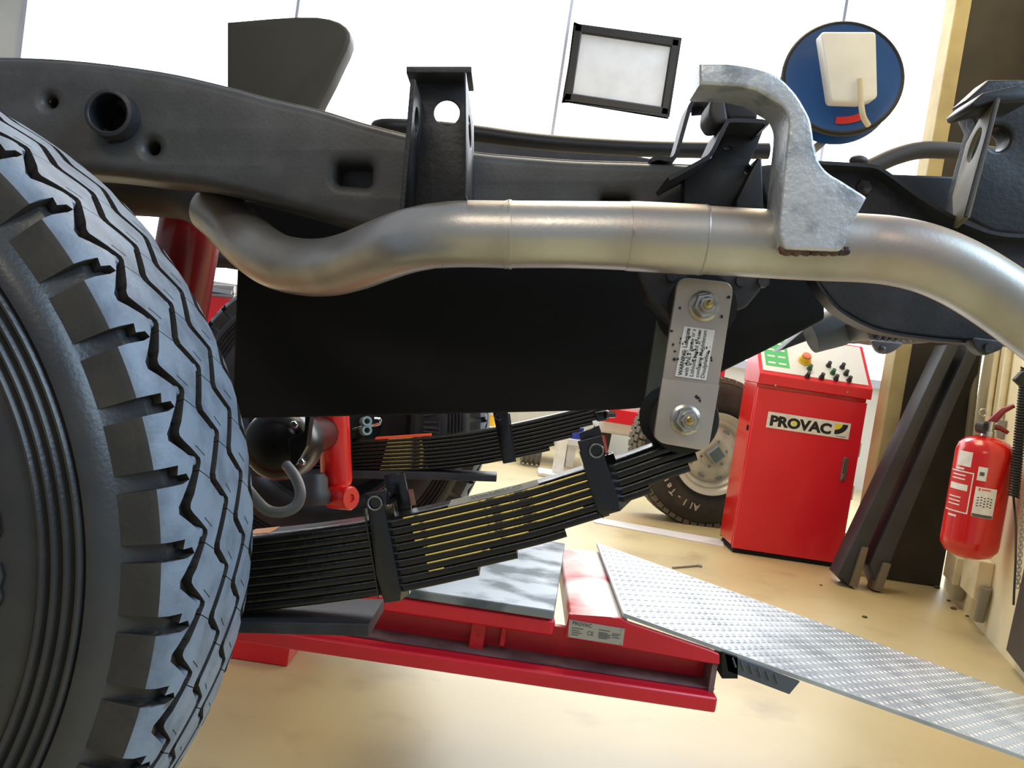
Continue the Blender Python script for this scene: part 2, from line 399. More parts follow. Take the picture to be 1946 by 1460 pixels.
def blocks(tb, zl, zr, rows, cols, depth, slant=0.0, mid=0.0, side=None):
    for k in range(NP):
        top = []; bot = []
        for ph, ov in rows:
            L_, R_ = zl(ph) if ov is None else ov(ph)[0], zr(ph) if ov is None else ov(ph)[1]
            row = []; rb = []
            if slant:
                for _ in range(6): L_ = zl(ph+slant*(L_-mid)); R_ = zr(ph+slant*(R_-mid))
            for s in cols:
                q = min(max(s, L_), R_)
                pp = k+ph+slant*(q-mid); row.append(tp(pp, q)); rb.append(tp(pp, q, depth))
            top.append(row); bot.append(rb)
        nr, nc = len(top), len(cols); vs = [p for r in top for p in r]+[p for r in bot for p in r]; o = nr*nc; fs = []
        for i in range(nr-1):
            for j in range(nc-1): a = i*nc+j; fs.append((a, a+1, a+nc+1, a+nc))
            a = i*nc; fs.append((a, a+nc, o+a+nc, o+a)); a = i*nc+nc-1; fs.append((a, a+nc, o+a+nc, o+a))
        for i in (0, nr-1):
            for j in range(nc-1): a = i*nc+j; fs.append((a, a+1, o+a+1, o+a))
        f0 = len(tb.f); tb.add(vs, fs)
        for q in range(len(fs)):
            tb.m[f0+q] = 0 if q < (nr-1)*(nc+1) and q % (nc+1) < nc-1 else 1  # block walls take the darker colour, groove shade included
        if side:
            for q in range(nr-1):
                for j in range(nc-1):
                    if side(cols[j], cols[j+1]): tb.m[f0+q*(nc+1)+j] = 1
GW = 0.0058; AMP = 0.0108
ZS = (-0.13, -0.45, -0.75, -0.1)
z1 = lambda ph: S1+zig(ph, AMP, ZS[0])
z2 = lambda ph: S2+zig(ph, AMP, ZS[1])
z3 = lambda ph: S3+zig(ph, AMP, ZS[2])
z4 = lambda ph: S4+zig(ph, AMP, ZS[3])
tb = MB()
sc_ = SL[2]
def nt(lim):
    return lambda ph: (lim, z1(ph)-GW)
nr = [(-0.10, nt(0.0)), (-0.10, nt(sc_+0.021)), (-0.06, nt(sc_+0.030)), (0.03, nt(sc_+0.026)), (0.03, nt(sc_+0.017)), (0.16, nt(sc_+0.019)), (0.16, nt(0.0))]
nr += [(p, nt(0.0)) for p in (0.19, 0.25, 0.33, 0.42, 0.51, 0.56, 0.61, 0.70, 0.80, 0.90)]
cols1 = [0.0, SL[1], sc_, SL[3], SL[4], (SL[4]+S1)/2, S1-0.006, S1, S1+0.006, S1+0.012]
blocks(tb, None, None, nr, cols1, 0.0085, side=lambda a, b: b <= sc_+1e-6)
def mid_rows(sh, st):
    b = set([st+0.008, st+0.992])
    for q in sh:
        for t, _ in ZK:
            for m_ in (-1, 0, 1, 2):
                v = t-q+m_
                if st+0.012 < v < st+0.988: b.add(round(v, 4))
    b |= set(round(st+i/22, 4) for i in range(1, 22))
    return [(v, None) for v in sorted(b)]
for zi, (zl, zr) in enumerate(((z1, z2), (z2, z3), (z3, z4))):
    lo = (S1+S2, S2+S3, S3+S4)[zi]/2; st0 = (0.93, 0.28, 0.58)[zi]
    L2 = (lambda f: lambda ph: f(ph)+GW)(zl); R2 = (lambda f: lambda ph: f(ph)-GW)(zr)
    cs = [lo-0.036+0.0036*i for i in range(21)]
    blocks(tb, L2, R2, mid_rows(ZS[zi:zi+2], st0), cs, 0.0085, -9.0, lo)
mir = lambda ph: (z4(ph)+GW, ST)
nr2 = [(p, (lambda f: lambda ph: (z4(ph)+GW, ST-f(ph)[0]))(o)) for p, o in nr]
blocks(tb, None, None, nr2, [ST-c for c in cols1[::-1]], 0.0085, side=lambda a, b: a >= ST-sc_-1e-6)
for k in range(NP):          # short sipes moulded into the centre ribs
    for lo_, a_, b_ in ((S1+S2, .36, .010), (S2+S3, .72, .008), (S3+S4, .1, .010)):
        m_ = lo_/2
        p0, p1 = tp(k+a_, m_-b_), tp(k+a_-.16, m_+b_*.2); q0, q1 = tp(k+a_+.02, m_-b_), tp(k+a_-.14, m_+b_*.2); nn = (p0-tp(k+a_, m_-b_, .004)).normalized()*.0003
        tb.add([p0+nn, p1+nn, q1+nn, q0+nn], [(0, 1, 2, 3)], 1)
for k in range(NP):          # stone ejectors in the grooves
    for zf, off in ((z1, 0.17), (z2, 0.49), (z3, 0.79), (z4, 0.14)):
        s = zf(off); a = tp(k+off, s, 0.009); b = tp(k+off, s, 0.0022); n = (b-a)
        tb.lathe([(0, 0.0060), (n.length*0.6, 0.0046), (n.length, 0.0032), (n.length*1.12, 0.0004)], a, n, 8)
tyre_prof = [(.10, .205), (.03, .205), (.022, .21), (.011, .232), (.002, .252), (-.001, .268), (-.0005, .282), (.001, .290)]
for i in range(4):
    r0 = .2975+i*.0084; tyre_prof += [(.0034, r0-.0036), (.0026, r0-.0026), (-.0012, r0-.0012), (-.0016, r0+.0006), (.0004, r0+.0022)]
tyre_prof += [(.0042, .3258), (.0040, .3272), (.0005, .3276), (.0004, .331), (.0045, .339), (.0112, .3452), (.013, .3466)]
tyre_prof += [(pr_at(SL[-1]*i/14)[0]-pr_at(SL[-1]*i/14)[2]*.0085, pr_at(SL[-1]*i/14)[1]-pr_at(SL[-1]*i/14)[3]*.0085) for i in range(1, 14)]
tyre_prof += [(.208, .346), (.22, .33), (.221, .28), (.218, .25), (.20, .21), (.12, .205)]
mb = MB(); mb.lathe(tyre_prof, TC, TAX, 160)
tyre = mb.build('tyre', m_tyre, truck, smooth=40); tyre['label'] = 'mud terrain tyre with dusty tread tinted daylight blue-grey'
tread = tb.build('tread', [m_tread, m_blockside], tyre, smooth=30)
mb = MB()
def sw(r, th, lift=0.0015):
    dy = -0.0012 if r > 0.26 else 0.001
    return TC+TAX*(dy-lift)+(TX*math.cos(th)+TZ*math.sin(th))*r
def wob(pts): return [sw(r, t) for r, t in pts]
for t0, t1, rnd in ((0.055, 0.145, True), (-0.062, -0.012, False), (-0.108, -0.070, False)):
    n = 8
    if rnd: pts = [(0.235, t1)]+[(0.235+0.036*math.sin(PI/2*min(1, i/6*1.6)), t1-(t1-t0)*(i/12)) for i in range(1, 12)]+[(0.235, t0)]
    else: pts = [(0.235, t1), (0.2715, t1), (0.2725, (t0+t1)/2), (0.2715, t0), (0.235, t0)]
    mb.tube(wob(pts), 0.0016, 6)
    mb.tube(wob([(r-0.006 if r > 0.24 else r, (t-(t0+t1)/2)*0.72+(t0+t1)/2) for r, t in pts]), 0.0008, 6)
mb.build('lettering', m_tyre, tyre)
mb = MB(); mb.lathe([(.06, .001), (.06, .09), (.09, .12), (.10, .18), (.035, .2), (.022, .212), (.03, .2), (.11, .19), (.11, .1), (.08, .001)], TC, TAX, 48)
mb.build('rim', m_black, truck)
# far wheel of the same axle
fc = P(622, 800, 2.17)
rim_ = [o for o in truck.children if o.name == 'rim'][0]; dup(rim_, truck, fc-TC)
ft = dup(tyre, truck, fc-TC); ft['label'] = 'far-side tyre beyond the springs'

# ---- near frame rail
top = cat([(-260, 120), (-60, 108), (120, 112), (300, 134), (420, 160), (510, 184), (605, 206), (690, 232), (767, 252), (840, 273), (905, 287), (1000, 296), (1100, 303), (1230, 307), (1400, 315), (1452, 318)], 4)
bot = cat([(1452, 505), (1100, 500), (900, 478), (760, 450), (647, 421), (510, 383), (400, 356), (300, 343), (178, 329), (0, 322), (-260, 322)], 4)
rr = rc([(638, 306), (706, 310), (704, 354), (636, 349)], 12)
rr2 = rc([(1144, 369), (1200, 371), (1199, 410), (1143, 408)], 12)
mb = MB(); PL(mb, top+bot, 0.985, 0.05, 0.012, [rr, rr2, circ(287, 279, 12), circ(93, 191, 10), circ(206, 218, 26)], res=4)
PL(mb, top+bot, 1.035, 0.055, 0.004)
rail = mb.build('frame_rail', m_frame, truck, smooth=50)
rail['label'] = 'grey-black textured chassis rail'
c0 = P(205, 214, 0.962)
mb = MB(); mb.lathe([(0.04, .0205), (0, .0205), (-.001, .0218), (0, .0255), (0.022, .0258), (0.026, .028)], c0, FWD, 40)

mb.build('tube_boss', m_framedk, rail)
mb = MB(); mb.lathe([(0, .001), (0, .0045), (.012, .0048)], P(205, 262, 0.979), FWD, 16); mb.build('rail_stud', m_framedk, rail)
mb = MB(); mb.sphere(P(93, 191, 1.0), 0.005); mb.build('rail_bolt', m_brass, rail)
# far rail and the cross tube seen above the near rail
mb = MB(); PL(mb, cat([(690, 244), (905, 258), (1050, 274), (1150, 286), (1240, 301), (1260, 312)], 3)+[(1260, 420), (690, 420)], 1.9, 0.06, 0.006)
mb.build('frame_rail', m_framedk, truck)
mb = MB(); pth = cat([(715, 244, 1.62), (740, 241, 1.6), (820, 245, 1.6), (905, 254, 1.6), (1000, 267, 1.6), (1100, 276, 1.6), (1230, 283, 1.6), (1380, 286, 1.6), (1460, 287, 1.6)], 5)
mb.tube([P(*p) for p in pth], [0.010]+[0.0145]*(len(pth)-1), 20); mb.build('cross_tube', m_black, truck, smooth=60)
# dark mudguard end behind the rail
mb = MB(); PL(mb, cat([(430, 40), (600, 30), (664, 60), (640, 130), (612, 186), (600, 212)], 4)+[(560, 300), (430, 300)], 1.45, 0.05, 0.008)
mb.build('mudguard', M('olive_black', (58, 52, 38), 0.6), truck)

# ---- tank shield
mb = MB(); PL(mb, rc([(452, 330), (1566, 420), (1568, 606), (1520, 632), (1460, 664), (1376, 705), (1290, 755), (1244, 773), (1180, 779), (800, 788), (440, 796), (450, 512)], 6), 1.16, 0.03, 0.004)
mb.build('tank_shield', m_tank, truck)

# ---- near body mount bracket (U channel)
br = empty('body_mount_bracket', P(835, 290, 0.94), truck)
mb = MB(); PL(mb, [(790, 150), (888, 150), (890, 182), (893, 420), (772, 420), (788, 250)], 0.962, 0.005, 0.001, [circ(849, 214, 24.5)]); mb.build('web', m_framedk, br)
def flange(name, x_top, x_bot, yt, yb, d0, d1, th, hole, mat):
    a = P(x_top, yt, d0); b = P(x_bot, yb, d0); ey = (a-b); L_ = ey.length; ey.normalize()
    ex = FWD-ey*FWD.dot(ey); ex.normalize()
    mb = MB(); h = [circ(*hole)] if hole else []
    plate_on(mb, [(0, 0), (d1-d0, 0), (d1-d0, L_), (0, L_)], b, ex, ey, th, 0.0008, h); return mb.build(name, mat, br)
flange('flange', 780, 757, 150, 425, 0.885, 0.962, 0.005, (0.035, 0.113, 0.018, 0.013), m_framedk)
flange('flange', 888, 889, 136, 372, 0.82, 0.99, -0.004, (0.075, 0.079, 0.032, 0.0145), m_framedk)
mb = MB(); PL(mb, [(772, 126), (896, 126), (896, 138), (772, 138)], 0.93, 0.06, 0.001); mb.build('top_plate', m_framedk, br)

# ---- exhaust
ex = empty('exhaust', P(1100, 450, 0.84), truck); ex['label'] = 'bare stainless exhaust pipe with joints and a welded hanger strap'
cl = [(60, 362, 1.22, .0315), (200, 364, 1.20, .0315), (300, 367, 1.18, .0315), (372, 378, 1.15, .0315), (428, 416, 1.09, .0315), (472, 460, 1.03, .0315), (520, 494, 1.0, .031), (570, 507, .98, .031), (620, 508, .955, .031),
      (670, 497, .93, .031), (720, 478, .90, .031), (770, 460, .875, .0310), (820, 449, .86, .0310), (880, 445, .85, .0315), (960, 446, .845, .0316), (966, 446, .845, .0325), (972, 446, .845, .0325), (978, 446, .845, .0316),
      (1080, 446.5, .845, .0314), (1196, 449, .845, .0322), (1202, 449.5, .845, .0328), (1332, 456, .845, .0330), (1338, 456.5, .845, .0322), (1480, 465, .845, .0322), (1560, 469, .845, .0322), (1640, 472, .845, .0322), (1700, 478, .84, .0322),
      (1760, 492, .835, .0320), (1820, 517, .83, .0318), (1880, 552, .825, .0316), (1946, 598, .82, .0316), (2020, 655, .815, .0316), (2120, 735, .81, .0316)]
big = []
for i in range(len(cl)-1):
    a, b = cl[i], cl[i+1]; big.append(a)
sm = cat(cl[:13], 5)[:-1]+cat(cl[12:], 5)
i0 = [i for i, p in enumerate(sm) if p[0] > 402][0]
mb = MB(); mb.tube([P(p[0], p[1], p[2]) for p in sm[:i0+1]], [p[3] for p in sm[:i0+1]], 40); tail = mb.build('tail_section', M('dark_brown_pipe', (62, 50, 42), 0.6, 0.3, col2=(48, 40, 36), scale=12), ex, smooth=60); tail['label'] = 'dark brown end of the pipe under the rail'  # left stretch of pipe, a darker brown than the rest
mb = MB(); mb.tube([P(p[0], p[1], p[2]) for p in sm[i0:]], [p[3] for p in sm[i0:]], 48)
pipe = mb.build('pipe', m_pipe, ex, smooth=60)
for (x, y, d, r) in ((848, 446.5, .8555, .0316), (1334, 456.2, .845, .0331)):
    mb = MB(); mb.tube([P(x-2.0, y-.2, d), P(x-0.6, y, d), P(x+0.6, y, d), P(x+2.0, y+.2, d)], [r-.0004, r+.0003, r+.0003, r-.0004], 48, cap=False)
    mb.build('pipe_joint', m_pipe, ex, smooth=60)
strap = cat([(1465, 187), (1487, 201), (1498, 222), (1499, 246), (1493, 303), (1486, 377), (1479, 452)], 4)[:-1]+rc([(1479, 452, 0), (1492, 474, 8), (1598, 478, 10), (1611, 462, 0)], 6)[1:]
strap += cat([(1614, 432), (1629, 410), (1648, 376)], 3)+cat([(1645, 372), (1601, 344), (1574, 327), (1557, 305), (1549, 276), (1542, 232), (1530, 205), (1508, 172), (1470, 140), (1400, 122), (1330, 120)], 4)
strap += [(1330, 160), (1400, 163), (1438, 171)]
mb = MB(); PL(mb, strap, 0.796, 0.05, 0.003, res=3)
hg = mb.build('hanger_strap', m_cast, ex, smooth=40); hg['label'] = 'silver mottled hanger strap'
mb = MB()
wp = [P(x, 478+2.5*math.sin(x*.35)+0, 0.803) for x in range(1488, 1616, 5)]
mb.tube([P(1484, 470, .805)]+wp, [0.003+0.0012*abs(math.sin(i*1.7)) for i in range(len(wp)+1)], 10)
mb.build('weld_bead', m_weld, ex, smooth=60)

# ---- brackets and rubber block under the hanger
hb = empty('hanger_bracket', P(1400, 260, 0.94), truck)
front = rc([(1273, 342), (1276, 332), (1330, 306), (1348, 296), (1376, 240), (1386, 226), (1450, 228), (1460, 236), (1452, 262), (1424, 310), (1436, 330), (1436, 400), (1300, 400)], 6)
mb = MB(); PL(mb, [(1300, 330), (1352, 300), (1384, 238), (1454, 238), (1440, 275), (1424, 310), (1436, 330), (1436, 410), (1300, 410)], 0.955, 0.02, 0.001, [circ(1382, 281, 7, 4, 16), circ(1421, 325, 6, 9, 16)]); mb.build('bracket_plate', m_black, hb)
edge = cat([(1271, 340), (1300, 324), (1335, 305), (1352, 292), (1370, 257), (1380, 236), (1388, 229), (1420, 229), (1452, 231), (1458, 238)], 4)
def ribbon(mb, pts, d0, d1, th):
    q = [((p[0]-CX)/F*d0, (CY-p[1])/F*d0) for p in pts]; secs = []
    for i in range(len(q)):
        a = Vector(q[max(i-1, 0)]); b = Vector(q[min(i+1, len(q)-1)]); t = (b-a).normalized(); n = Vector((-t.y, t.x))*th/2
        c = Vector(q[i]); secs.append([W(c.x+n.x, d0, c.y+n.y), W(c.x-n.x, d0, c.y-n.y), W(c.x-n.x, d1, c.y-n.y), W(c.x+n.x, d1, c.y+n.y)])
    mb.sweep(None, secs); return mb
mb = MB(); ribbon(mb, edge, 0.90, 0.975, 0.0042); mb.build('bracket_flange', m_framedk, hb)
mb = MB(); PL(mb, rc([(1376, 150), (1444, 150), (1440, 228), (1384, 226), (1372, 200)], 8), 0.90, 0.05, 0.004); mb.build('rubber_mount', m_rubber, hb)
mb = MB(); PL(mb, rc([(1352, 186), (1380, 176), (1386, 232), (1360, 236), (1347, 216)], 9), 0.90, 0.05, 0.004); mb.build('rubber_mount', m_dkgrey, hb)
mb = MB(); PL(mb, [(1399, 380), (1440, 300), (1448, 300), (1452, 410), (1399, 410)], 0.935, 0.03, 0.002); mb.build('gusset', m_black, hb)
mb = MB(); ribbon(mb, cat([(1238, 304), (1252, 300), (1272, 303), (1284, 296), (1292, 272), (1306, 222), (1314, 198), (1324, 190), (1352, 189)], 4), 0.99, 1.03, 0.0045)
PL(mb, rc([(1318, 193), (1360, 190), (1362, 216), (1314, 219)], 3), 1.015, 0.004, 0.0005, [circ(1340, 204, 4)])
mb.build('bent_strip', m_framedk, truck)

# ---- shackle hanger, shackle
mb = MB(); PL(mb, rc([(1204, 470), (1466, 470), (1462, 528), (1442, 556), (1418, 585), (1392, 592), (1300, 640), (1262, 596), (1232, 566), (1214, 528)], 8), 0.938, 0.045, 0.004)
for x, y in ((1278, 524), (1410, 534), (1452, 535)): mb.lathe([(0, .0001), (0, .006), (.006, .0065)], P(x, y, 0.934), FWD, 12)
mb.build('shackle_hanger', m_framedk, truck)
sh = empty('shackle', P(1320, 690, 0.9), truck); sh['label'] = 'bright zinc shackle plates with two bolts and a warning sticker'
B1, B2 = (1337, 582), (1302, 798)
spl = rc([(1289, 526, 22), (1396, 537, 24), (1371, 700, 0), (1346, 858, 20), (1241, 840, 26), (1263, 690, 0)], 20, 6)
mb = MB(); PL(mb, spl, 0.893, 0.008, 0.0012); PL(mb, rc([(1258.5, 719), (1367.5, 732), (1346, 858, 20), (1241, 840, 26)], 1, 6), 0.8918, 0.003, 0.0006)
mb.build('shackle_plate', m_zinc, sh)
mb = MB(); PL(mb, spl, 0.893, 0.008, 0.001)
o = mb.build('shackle_plate', m_olive, sh); o.location = o.location+FWD*0.094
for b in (B1, B2):
    mb = MB(); mb.lathe([(0, .0001), (0, .034), (.010, .035), (.012, .024), (.078, .024), (.080, .035), (.088, .034), (.088, .0001)], P(b[0], b[1], 0.902), FWD, 36); mb.build('bushing', m_rubber, sh)
    mb = MB(); hexnut(mb, P(b[0], b[1], 0.893), BACK, 0.0127, 0.013); mb.build('nut', m_nut, sh, smooth=25)
    mb = MB(); mb.lathe([(0, .0078), (.018, .0078), (.0195, .0066), (.0195, .0036)], P(b[0], b[1], 0.893), BACK, 24)
    mb.lathe([(.0195, .0042), (.023, .0042), (.0235, .0028), (.026, .0022), (.0265, .0032), (.029, .0032), (.0305, .0018), (.0306, .0001)], P(b[0], b[1], 0.893), BACK, 16, 1)
    mb.build('bolt', [m_nut, m_brass], sh, smooth=40)
q = [(1300, 620), (1359, 628), (1342, 723), (1283, 715)]
mb = MB(); PL(mb, q, 0.8914, 0.0006); mb.build('sticker', m_white, sh)
# five printed lines reading upwards
o0 = P(1283, 715, 0.8910); eyv = (P(1300, 620, .891)-o0); exv = (P(1342, 723, .891)-o0)
tx = eyv.normalized(); ty = -exv.normalized(); mb = MB()
for i, (s, bd) in enumerate((('WARNING: Lubricate', .02), ('with ONLY grease or a', 0.003), ('Lithium based grease', 0.003), ('containing Molybdenum', 0.003), ('Disulphide', 0.003))):
    g = text_geo(s, 0.0057, 0.0057*bd)
    xm = max(v.x for v in g[0]); k = min(1.0, 0.0475/xm)
    basis_add(mb, ([Vector((v.x*k, v.y, v.z)) for v in g[0]], g[1]), o0+tx*0.0016-ty*(0.0066+0.0056*i), tx, ty, 0.0)
rs = random.Random(3)
for i in range(46):      # torn, grubby specks over the middle of the sticker
    a = rs.gauss(0.58, 0.16); b = rs.uniform(-0.05, 1.1); c = o0+eyv*a+exv*b; r = rs.uniform(.0005, .0016)
    mb.prism([c+(tx*math.cos(t)+ty*math.sin(t)*rs.uniform(.3, 1))*r for t in (0, 1.3, 2.4, 3.6, 5.0)], BACK*0.0002)
mb.build('lettering', m_ink, sh, smooth=0)
mb = MB()
for (x, y) in ((1292, 586), (1372, 602), (1327, 757), (1330, 762), (1323, 754), (1279, 655), (1282, 668), (1281, 683), (1276, 629), (1385, 565)):
    c = P(x, y, 0.8915); mb.prism([c+(RT*math.cos(t)*rs.uniform(.4, 1)+UP*math.sin(t)*rs.uniform(.4, 1))*.0022 for t in (0, 1.2, 2.3, 3.5, 5)], BACK*0.0003)
mb.build('grime_specks', m_ink, sh, smooth=0)['kind'] = 'stuff'

# ---- leaf springs
def leaf_geo(path, d, width, off, th, rnd=0.0014):
    """path: top edge in photo pixels on the front face at depth d (metres after conversion); off: how far below it this leaf lies"""
    q = [Vector(((p[0]-CX)/F*d, (CY-p[1])/F*d)) for p in path]; secs = []
    for i, c in enumerate(q):
        t = (q[min(i+1, len(q)-1)]-q[max(i-1, 0)]).normalized(); n = Vector((-t.y, t.x))
        if n.y < 0 and i == 0: pass
        loop = []
        for (zz, nn) in ((rnd, 0), (width-rnd, 0), (width, -rnd), (width, -th+rnd), (width-rnd, -th), (rnd, -th), (0, -th+rnd), (0, -rnd)):
            p = c+n*(-off+nn); loop.append(W(p.x, d+zz, p.y))
        secs.append(loop)
    return secs
def cut(path, x_end):
    out = [p for p in path if p[0] <= x_end]
    return out
def arc(c, r, a0, a1, n=14): return [(c[0]+r*math.cos(a0+(a1-a0)*i/n), c[1]-r*math.sin(a0+(a1-a0)*i/n)) for i in range(n+1)]
ns = empty('leaf_spring', P(900, 990, 0.94), truck); ns['label'] = 'near black leaf spring with bolted clamps'
base = cat([(-160, 1050), (60, 1050), (300, 1040), (470, 1024), (580, 1012), (688, 997), (766, 984), (880, 959), (999, 931), (1090, 904), (1173, 879), (1250, 852), (1312, 831.5)], 8)
D = 0.915; TH = 15.5/F*D
ends = [None, None, 1314, 1286, 1202, 1122, 1030, 941, 849]
for i, e in enumerate(ends):
    if i == 0: path = base[:-1]+arc(B2, 35, math.radians(-72), math.radians(255), 26)
    elif i == 1:
        path = base[:-1]+arc(B2, 35, math.radians(-72), math.radians(30), 10)
    else:
        n0 = [p for p in base if p[0] <= e+i*4]; path = n0
    # leaf-end offset: the offset stack drifts right a little because the spring rises
    mb = MB(); mb.sweep(None, leaf_geo(path, D, 0.065, i*TH, TH*0.985))
    if i >= 2:
        mb.m = [0]*len(mb.m); mb.m[-1] = 1
    mb.build('leaf', [m_leaf, m_primer], ns, smooth=50)
# gold highlights on the leaf edges, painted as thin lines
for i in range(8):
    seg = [p for p in base if (766+3.4*i) <= p[0] <= (1115, 1115, 1118, 1116, 1092, 990, 912, 832)[i]]
    qs = [Vector(((p[0]-CX)/F*D, (CY-p[1])/F*D)) for p in seg]; pts = []
    for j, c in enumerate(qs):
        t = (qs[min(j+1, len(qs)-1)]-qs[max(j-1, 0)]).normalized(); n = Vector((-t.y, t.x)); p = c-n*(i*TH+0.0006); pts.append(W(p.x, D+0.0001, p.y))
    mb = MB(); mb.tube(pts, 0.00085, 6); mb.build('edge_glint', m_yellowline, ns)
# paper label and tag lying on the top leaf
def on_top(pxs, lift=0.0003):
    out = []
    for (x0, x1, z0, z1) in [pxs]:
        seg = [p for p in base if x0 <= p[0] <= x1]; secs = []
        for p in seg:
            c = P(p[0], p[1], D)+UP*lift; secs.append([c+FWD*z0, c+FWD*z1, c+FWD*z1+UP*.0003, c+FWD*z0+UP*.0003])
    return secs
mb = MB(); mb.sweep(None, on_top((848, 1026, 0.004, 0.060))); mb.build('paper_label', m_tan, ns, smooth=0)
mb = MB(); p0 = P(872, 959.5, D)
e1 = (P(1010, 927, D)-P(872, 959, D)).normalized()
basis_add(mb, text_geo('IMPORTANT', 0.017, .0004), P(905, 951.5, D)+FWD*0.012+UP*0.0012, e1, FWD); basis_add(mb, text_geo('READ FITTING NOTE', 0.008, .0001), P(905, 951.5, D)+FWD*0.036+UP*0.0012, e1, FWD)
mb = MB()
for k in range(26):
    t = k/26; c = P(892+100*t, 954.5-23.5*t, D)+FWD*(0.018+rs.uniform(-.003, .012))+UP*0.0011
    mb.prism([c, c+e1*rs.uniform(.0012, .0036), c+e1*.002+FWD*rs.uniform(.003, .009), c+FWD*rs.uniform(.003, .008)], UP*.0002)
mb.build('print', m_ink2, ns, smooth=0)['kind'] = 'stuff'
mb = MB(); mb.sweep(None, on_top((440, 508, 0.025, 0.064))); mb.build('orange_tag', m_orange, ns, smooth=0)
# clamps
def clamp(fp, fold, left, uprights, tubec, rear, d=0.907):
    mb = MB()
    PL(mb, fp, d, 0.005, 0.001)
    (a, b), (a2, b2) = fold      # bevelled right-hand fold
    mb.prism([P(a[0], a[1], d), P(b[0], b[1], d), P(b2[0], b2[1], d+.016), P(a2[0], a2[1], d+.016)], FWD*0.003+RT*-.001)
    mb.prism([P(a2[0], a2[1], d+.016), P(b2[0], b2[1], d+.016), P(b2[0]+1, b2[1], d+.016), P(a2[0]+1, a2[1], d+.016)], FWD*0.03)
    a, b = left; mb.prism([P(a[0], a[1], d), P(b[0], b[1], d), P(b[0]+3, b[1]+.5, d), P(a[0]+3, a[1]+.5, d)], FWD*0.018)
    PL(mb, rear, d+0.078, 0.006, 0.001)
    lo = sorted(fp, key=lambda p: -p[1])[:2]
    mb.prism([P(lo[0][0], lo[0][1]-2, d), P(lo[1][0], lo[1][1]-2, d), P(lo[1][0], lo[1][1], d)-UP*.003, P(lo[0][0], lo[0][1], d)-UP*.003], FWD*0.084)
    for q, dd in uprights: mb.prism([P(q[0][0], q[0][1], dd), P(q[1][0], q[1][1], dd), P(q[2][0], q[2][1], dd+.02), P(q[3][0], q[3][1], dd+.02)], FWD*0.002+RT*-.001)
    c = P(tubec[0], tubec[1], d); mb.lathe([(-.007, .0058), (-.0078, .0068), (-.0074, .0076)], c, FWD, 24, 1); mb.lathe([(-.0074, .0076), (-.006, .008), (.10, .008)], c, FWD, 24); mb.lathe([(-.003, .0056), (-.0029, .0001)], c, FWD, 16)  # tube rim in grey, a painted highlight
    return mb.build('clamp', [m_gloss, m_ring], ns, smooth=35)
clamp(rc([(692, 938), (733, 930), (736, 957), (731, 964), (762, 1128), (760, 1143), (731, 1147), (714, 1095), (700, 980)], 2),
      (((731, 964), (761, 1142)), ((745, 957), (777, 1130))), ((691, 970), (718, 1138)),
      [([(732, 927), (738, 960), (743, 959), (737, 927)], .907), ([(775, 931), (781, 961), (791, 960), (785, 930)], .985)],
      (714, 955), [(729, 905), (768, 898), (778, 950), (812, 1110), (770, 1115), (742, 960)])
clamp(rc([(1098, 839), (1143, 827), (1150, 858), (1151, 872), (1176, 950), (1178, 972), (1146, 981), (1135, 971), (1107, 876)], 2),
      (((1151, 866), (1178, 972)), ((1165, 862), (1199, 952))), ((1101, 860), (1135, 970)),
      [([(1143, 827), (1151, 862), (1156, 861), (1149, 828)], .907)],
      (1132, 856), [(1101, 824), (1139, 809), (1147, 836), (1180, 920), (1140, 934), (1108, 860)])
# overload leaf
mb = MB(); PL(mb, [(-160, 1176), (466, 1182), (701, 1186), (701, 1210), (455, 1204), (-160, 1196)], 0.905, 0.105, 0.0012)
mb.build('overload_leaf', m_framedk, ns)

# ---- far leaf spring
fs_ = empty('leaf_spring', P(850, 860, 2.03), truck); fs_['label'] = 'far leaf spring seen below the tank shield'
fbase = cat([(300, 842), (500, 842), (668, 838), (750, 834), (813, 830), (880, 823), (940, 813), (1000, 801), (1060, 787), (1110, 775), (1160, 763)], 6)
FD = 2.0; FT = 7.2/F*FD
for i, e in enumerate([1160, 1160, 1156, 1130, 1126, 1100, 1084, 1046, 1040]):
    mb = MB(); mb.sweep(None, leaf_geo([p for p in fbase if p[0] <= e], FD, 0.065, i*FT, FT*0.97, .002)); mb.build('leaf', m_leaf, fs_, smooth=50)
for i in range(9):
    seg = [p for p in fbase if 735-2*i <= p[0] <= 812+1.5*i]
    mb = MB(); mb.tube([P(p[0], p[1]+i*7.2, FD-.0003) for p in cat([(738-2*i, 834.8), (775, 832.5), (800+1.5*i, 831)], 4)], 0.001, 6); mb.build('edge_glint', m_yellowline, fs_)  # painted highlights on the far leaf edges
mb = MB(); PL(mb, rc([(936, 780), (965, 780), (978, 878), (956, 882)], 2), FD-.012, .006, .001)
mb.prism([P(966, 786, FD-.012), P(969, 786, FD-.012), P(981, 878, FD-.012), P(978, 878, FD-.012)], FWD*.03)
mb.lathe([(-.006, .006), (-.007, .0085), (0, .0095), (.08, .0095)], P(948, 792, FD-.012), FWD, 20); mb.build('clamp', m_gloss, fs_)
mb = MB(); PL(mb, [(440, 892), (820, 898), (943, 904), (943, 916), (820, 912), (440, 906)], 1.98, 0.09, .001); mb.build('overload_leaf', m_framedk, fs_)
mb = MB(); mb.prism([P(713, 836, FD), P(818, 829, FD), P(818, 825, FD), P(713, 832, FD)], FWD*0.03); mb.build('orange_tag', m_orange2, fs_, smooth=0)
mb = MB(); PL(mb, rc([(1130, 784), (1152, 780), (1158, 798), (1136, 802)], 3), 1.97, .1, .002); hexnut(mb, P(1152, 788, 1.96), RT, .008, .02); mb.build('eye_bolt', m_gloss, fs_)

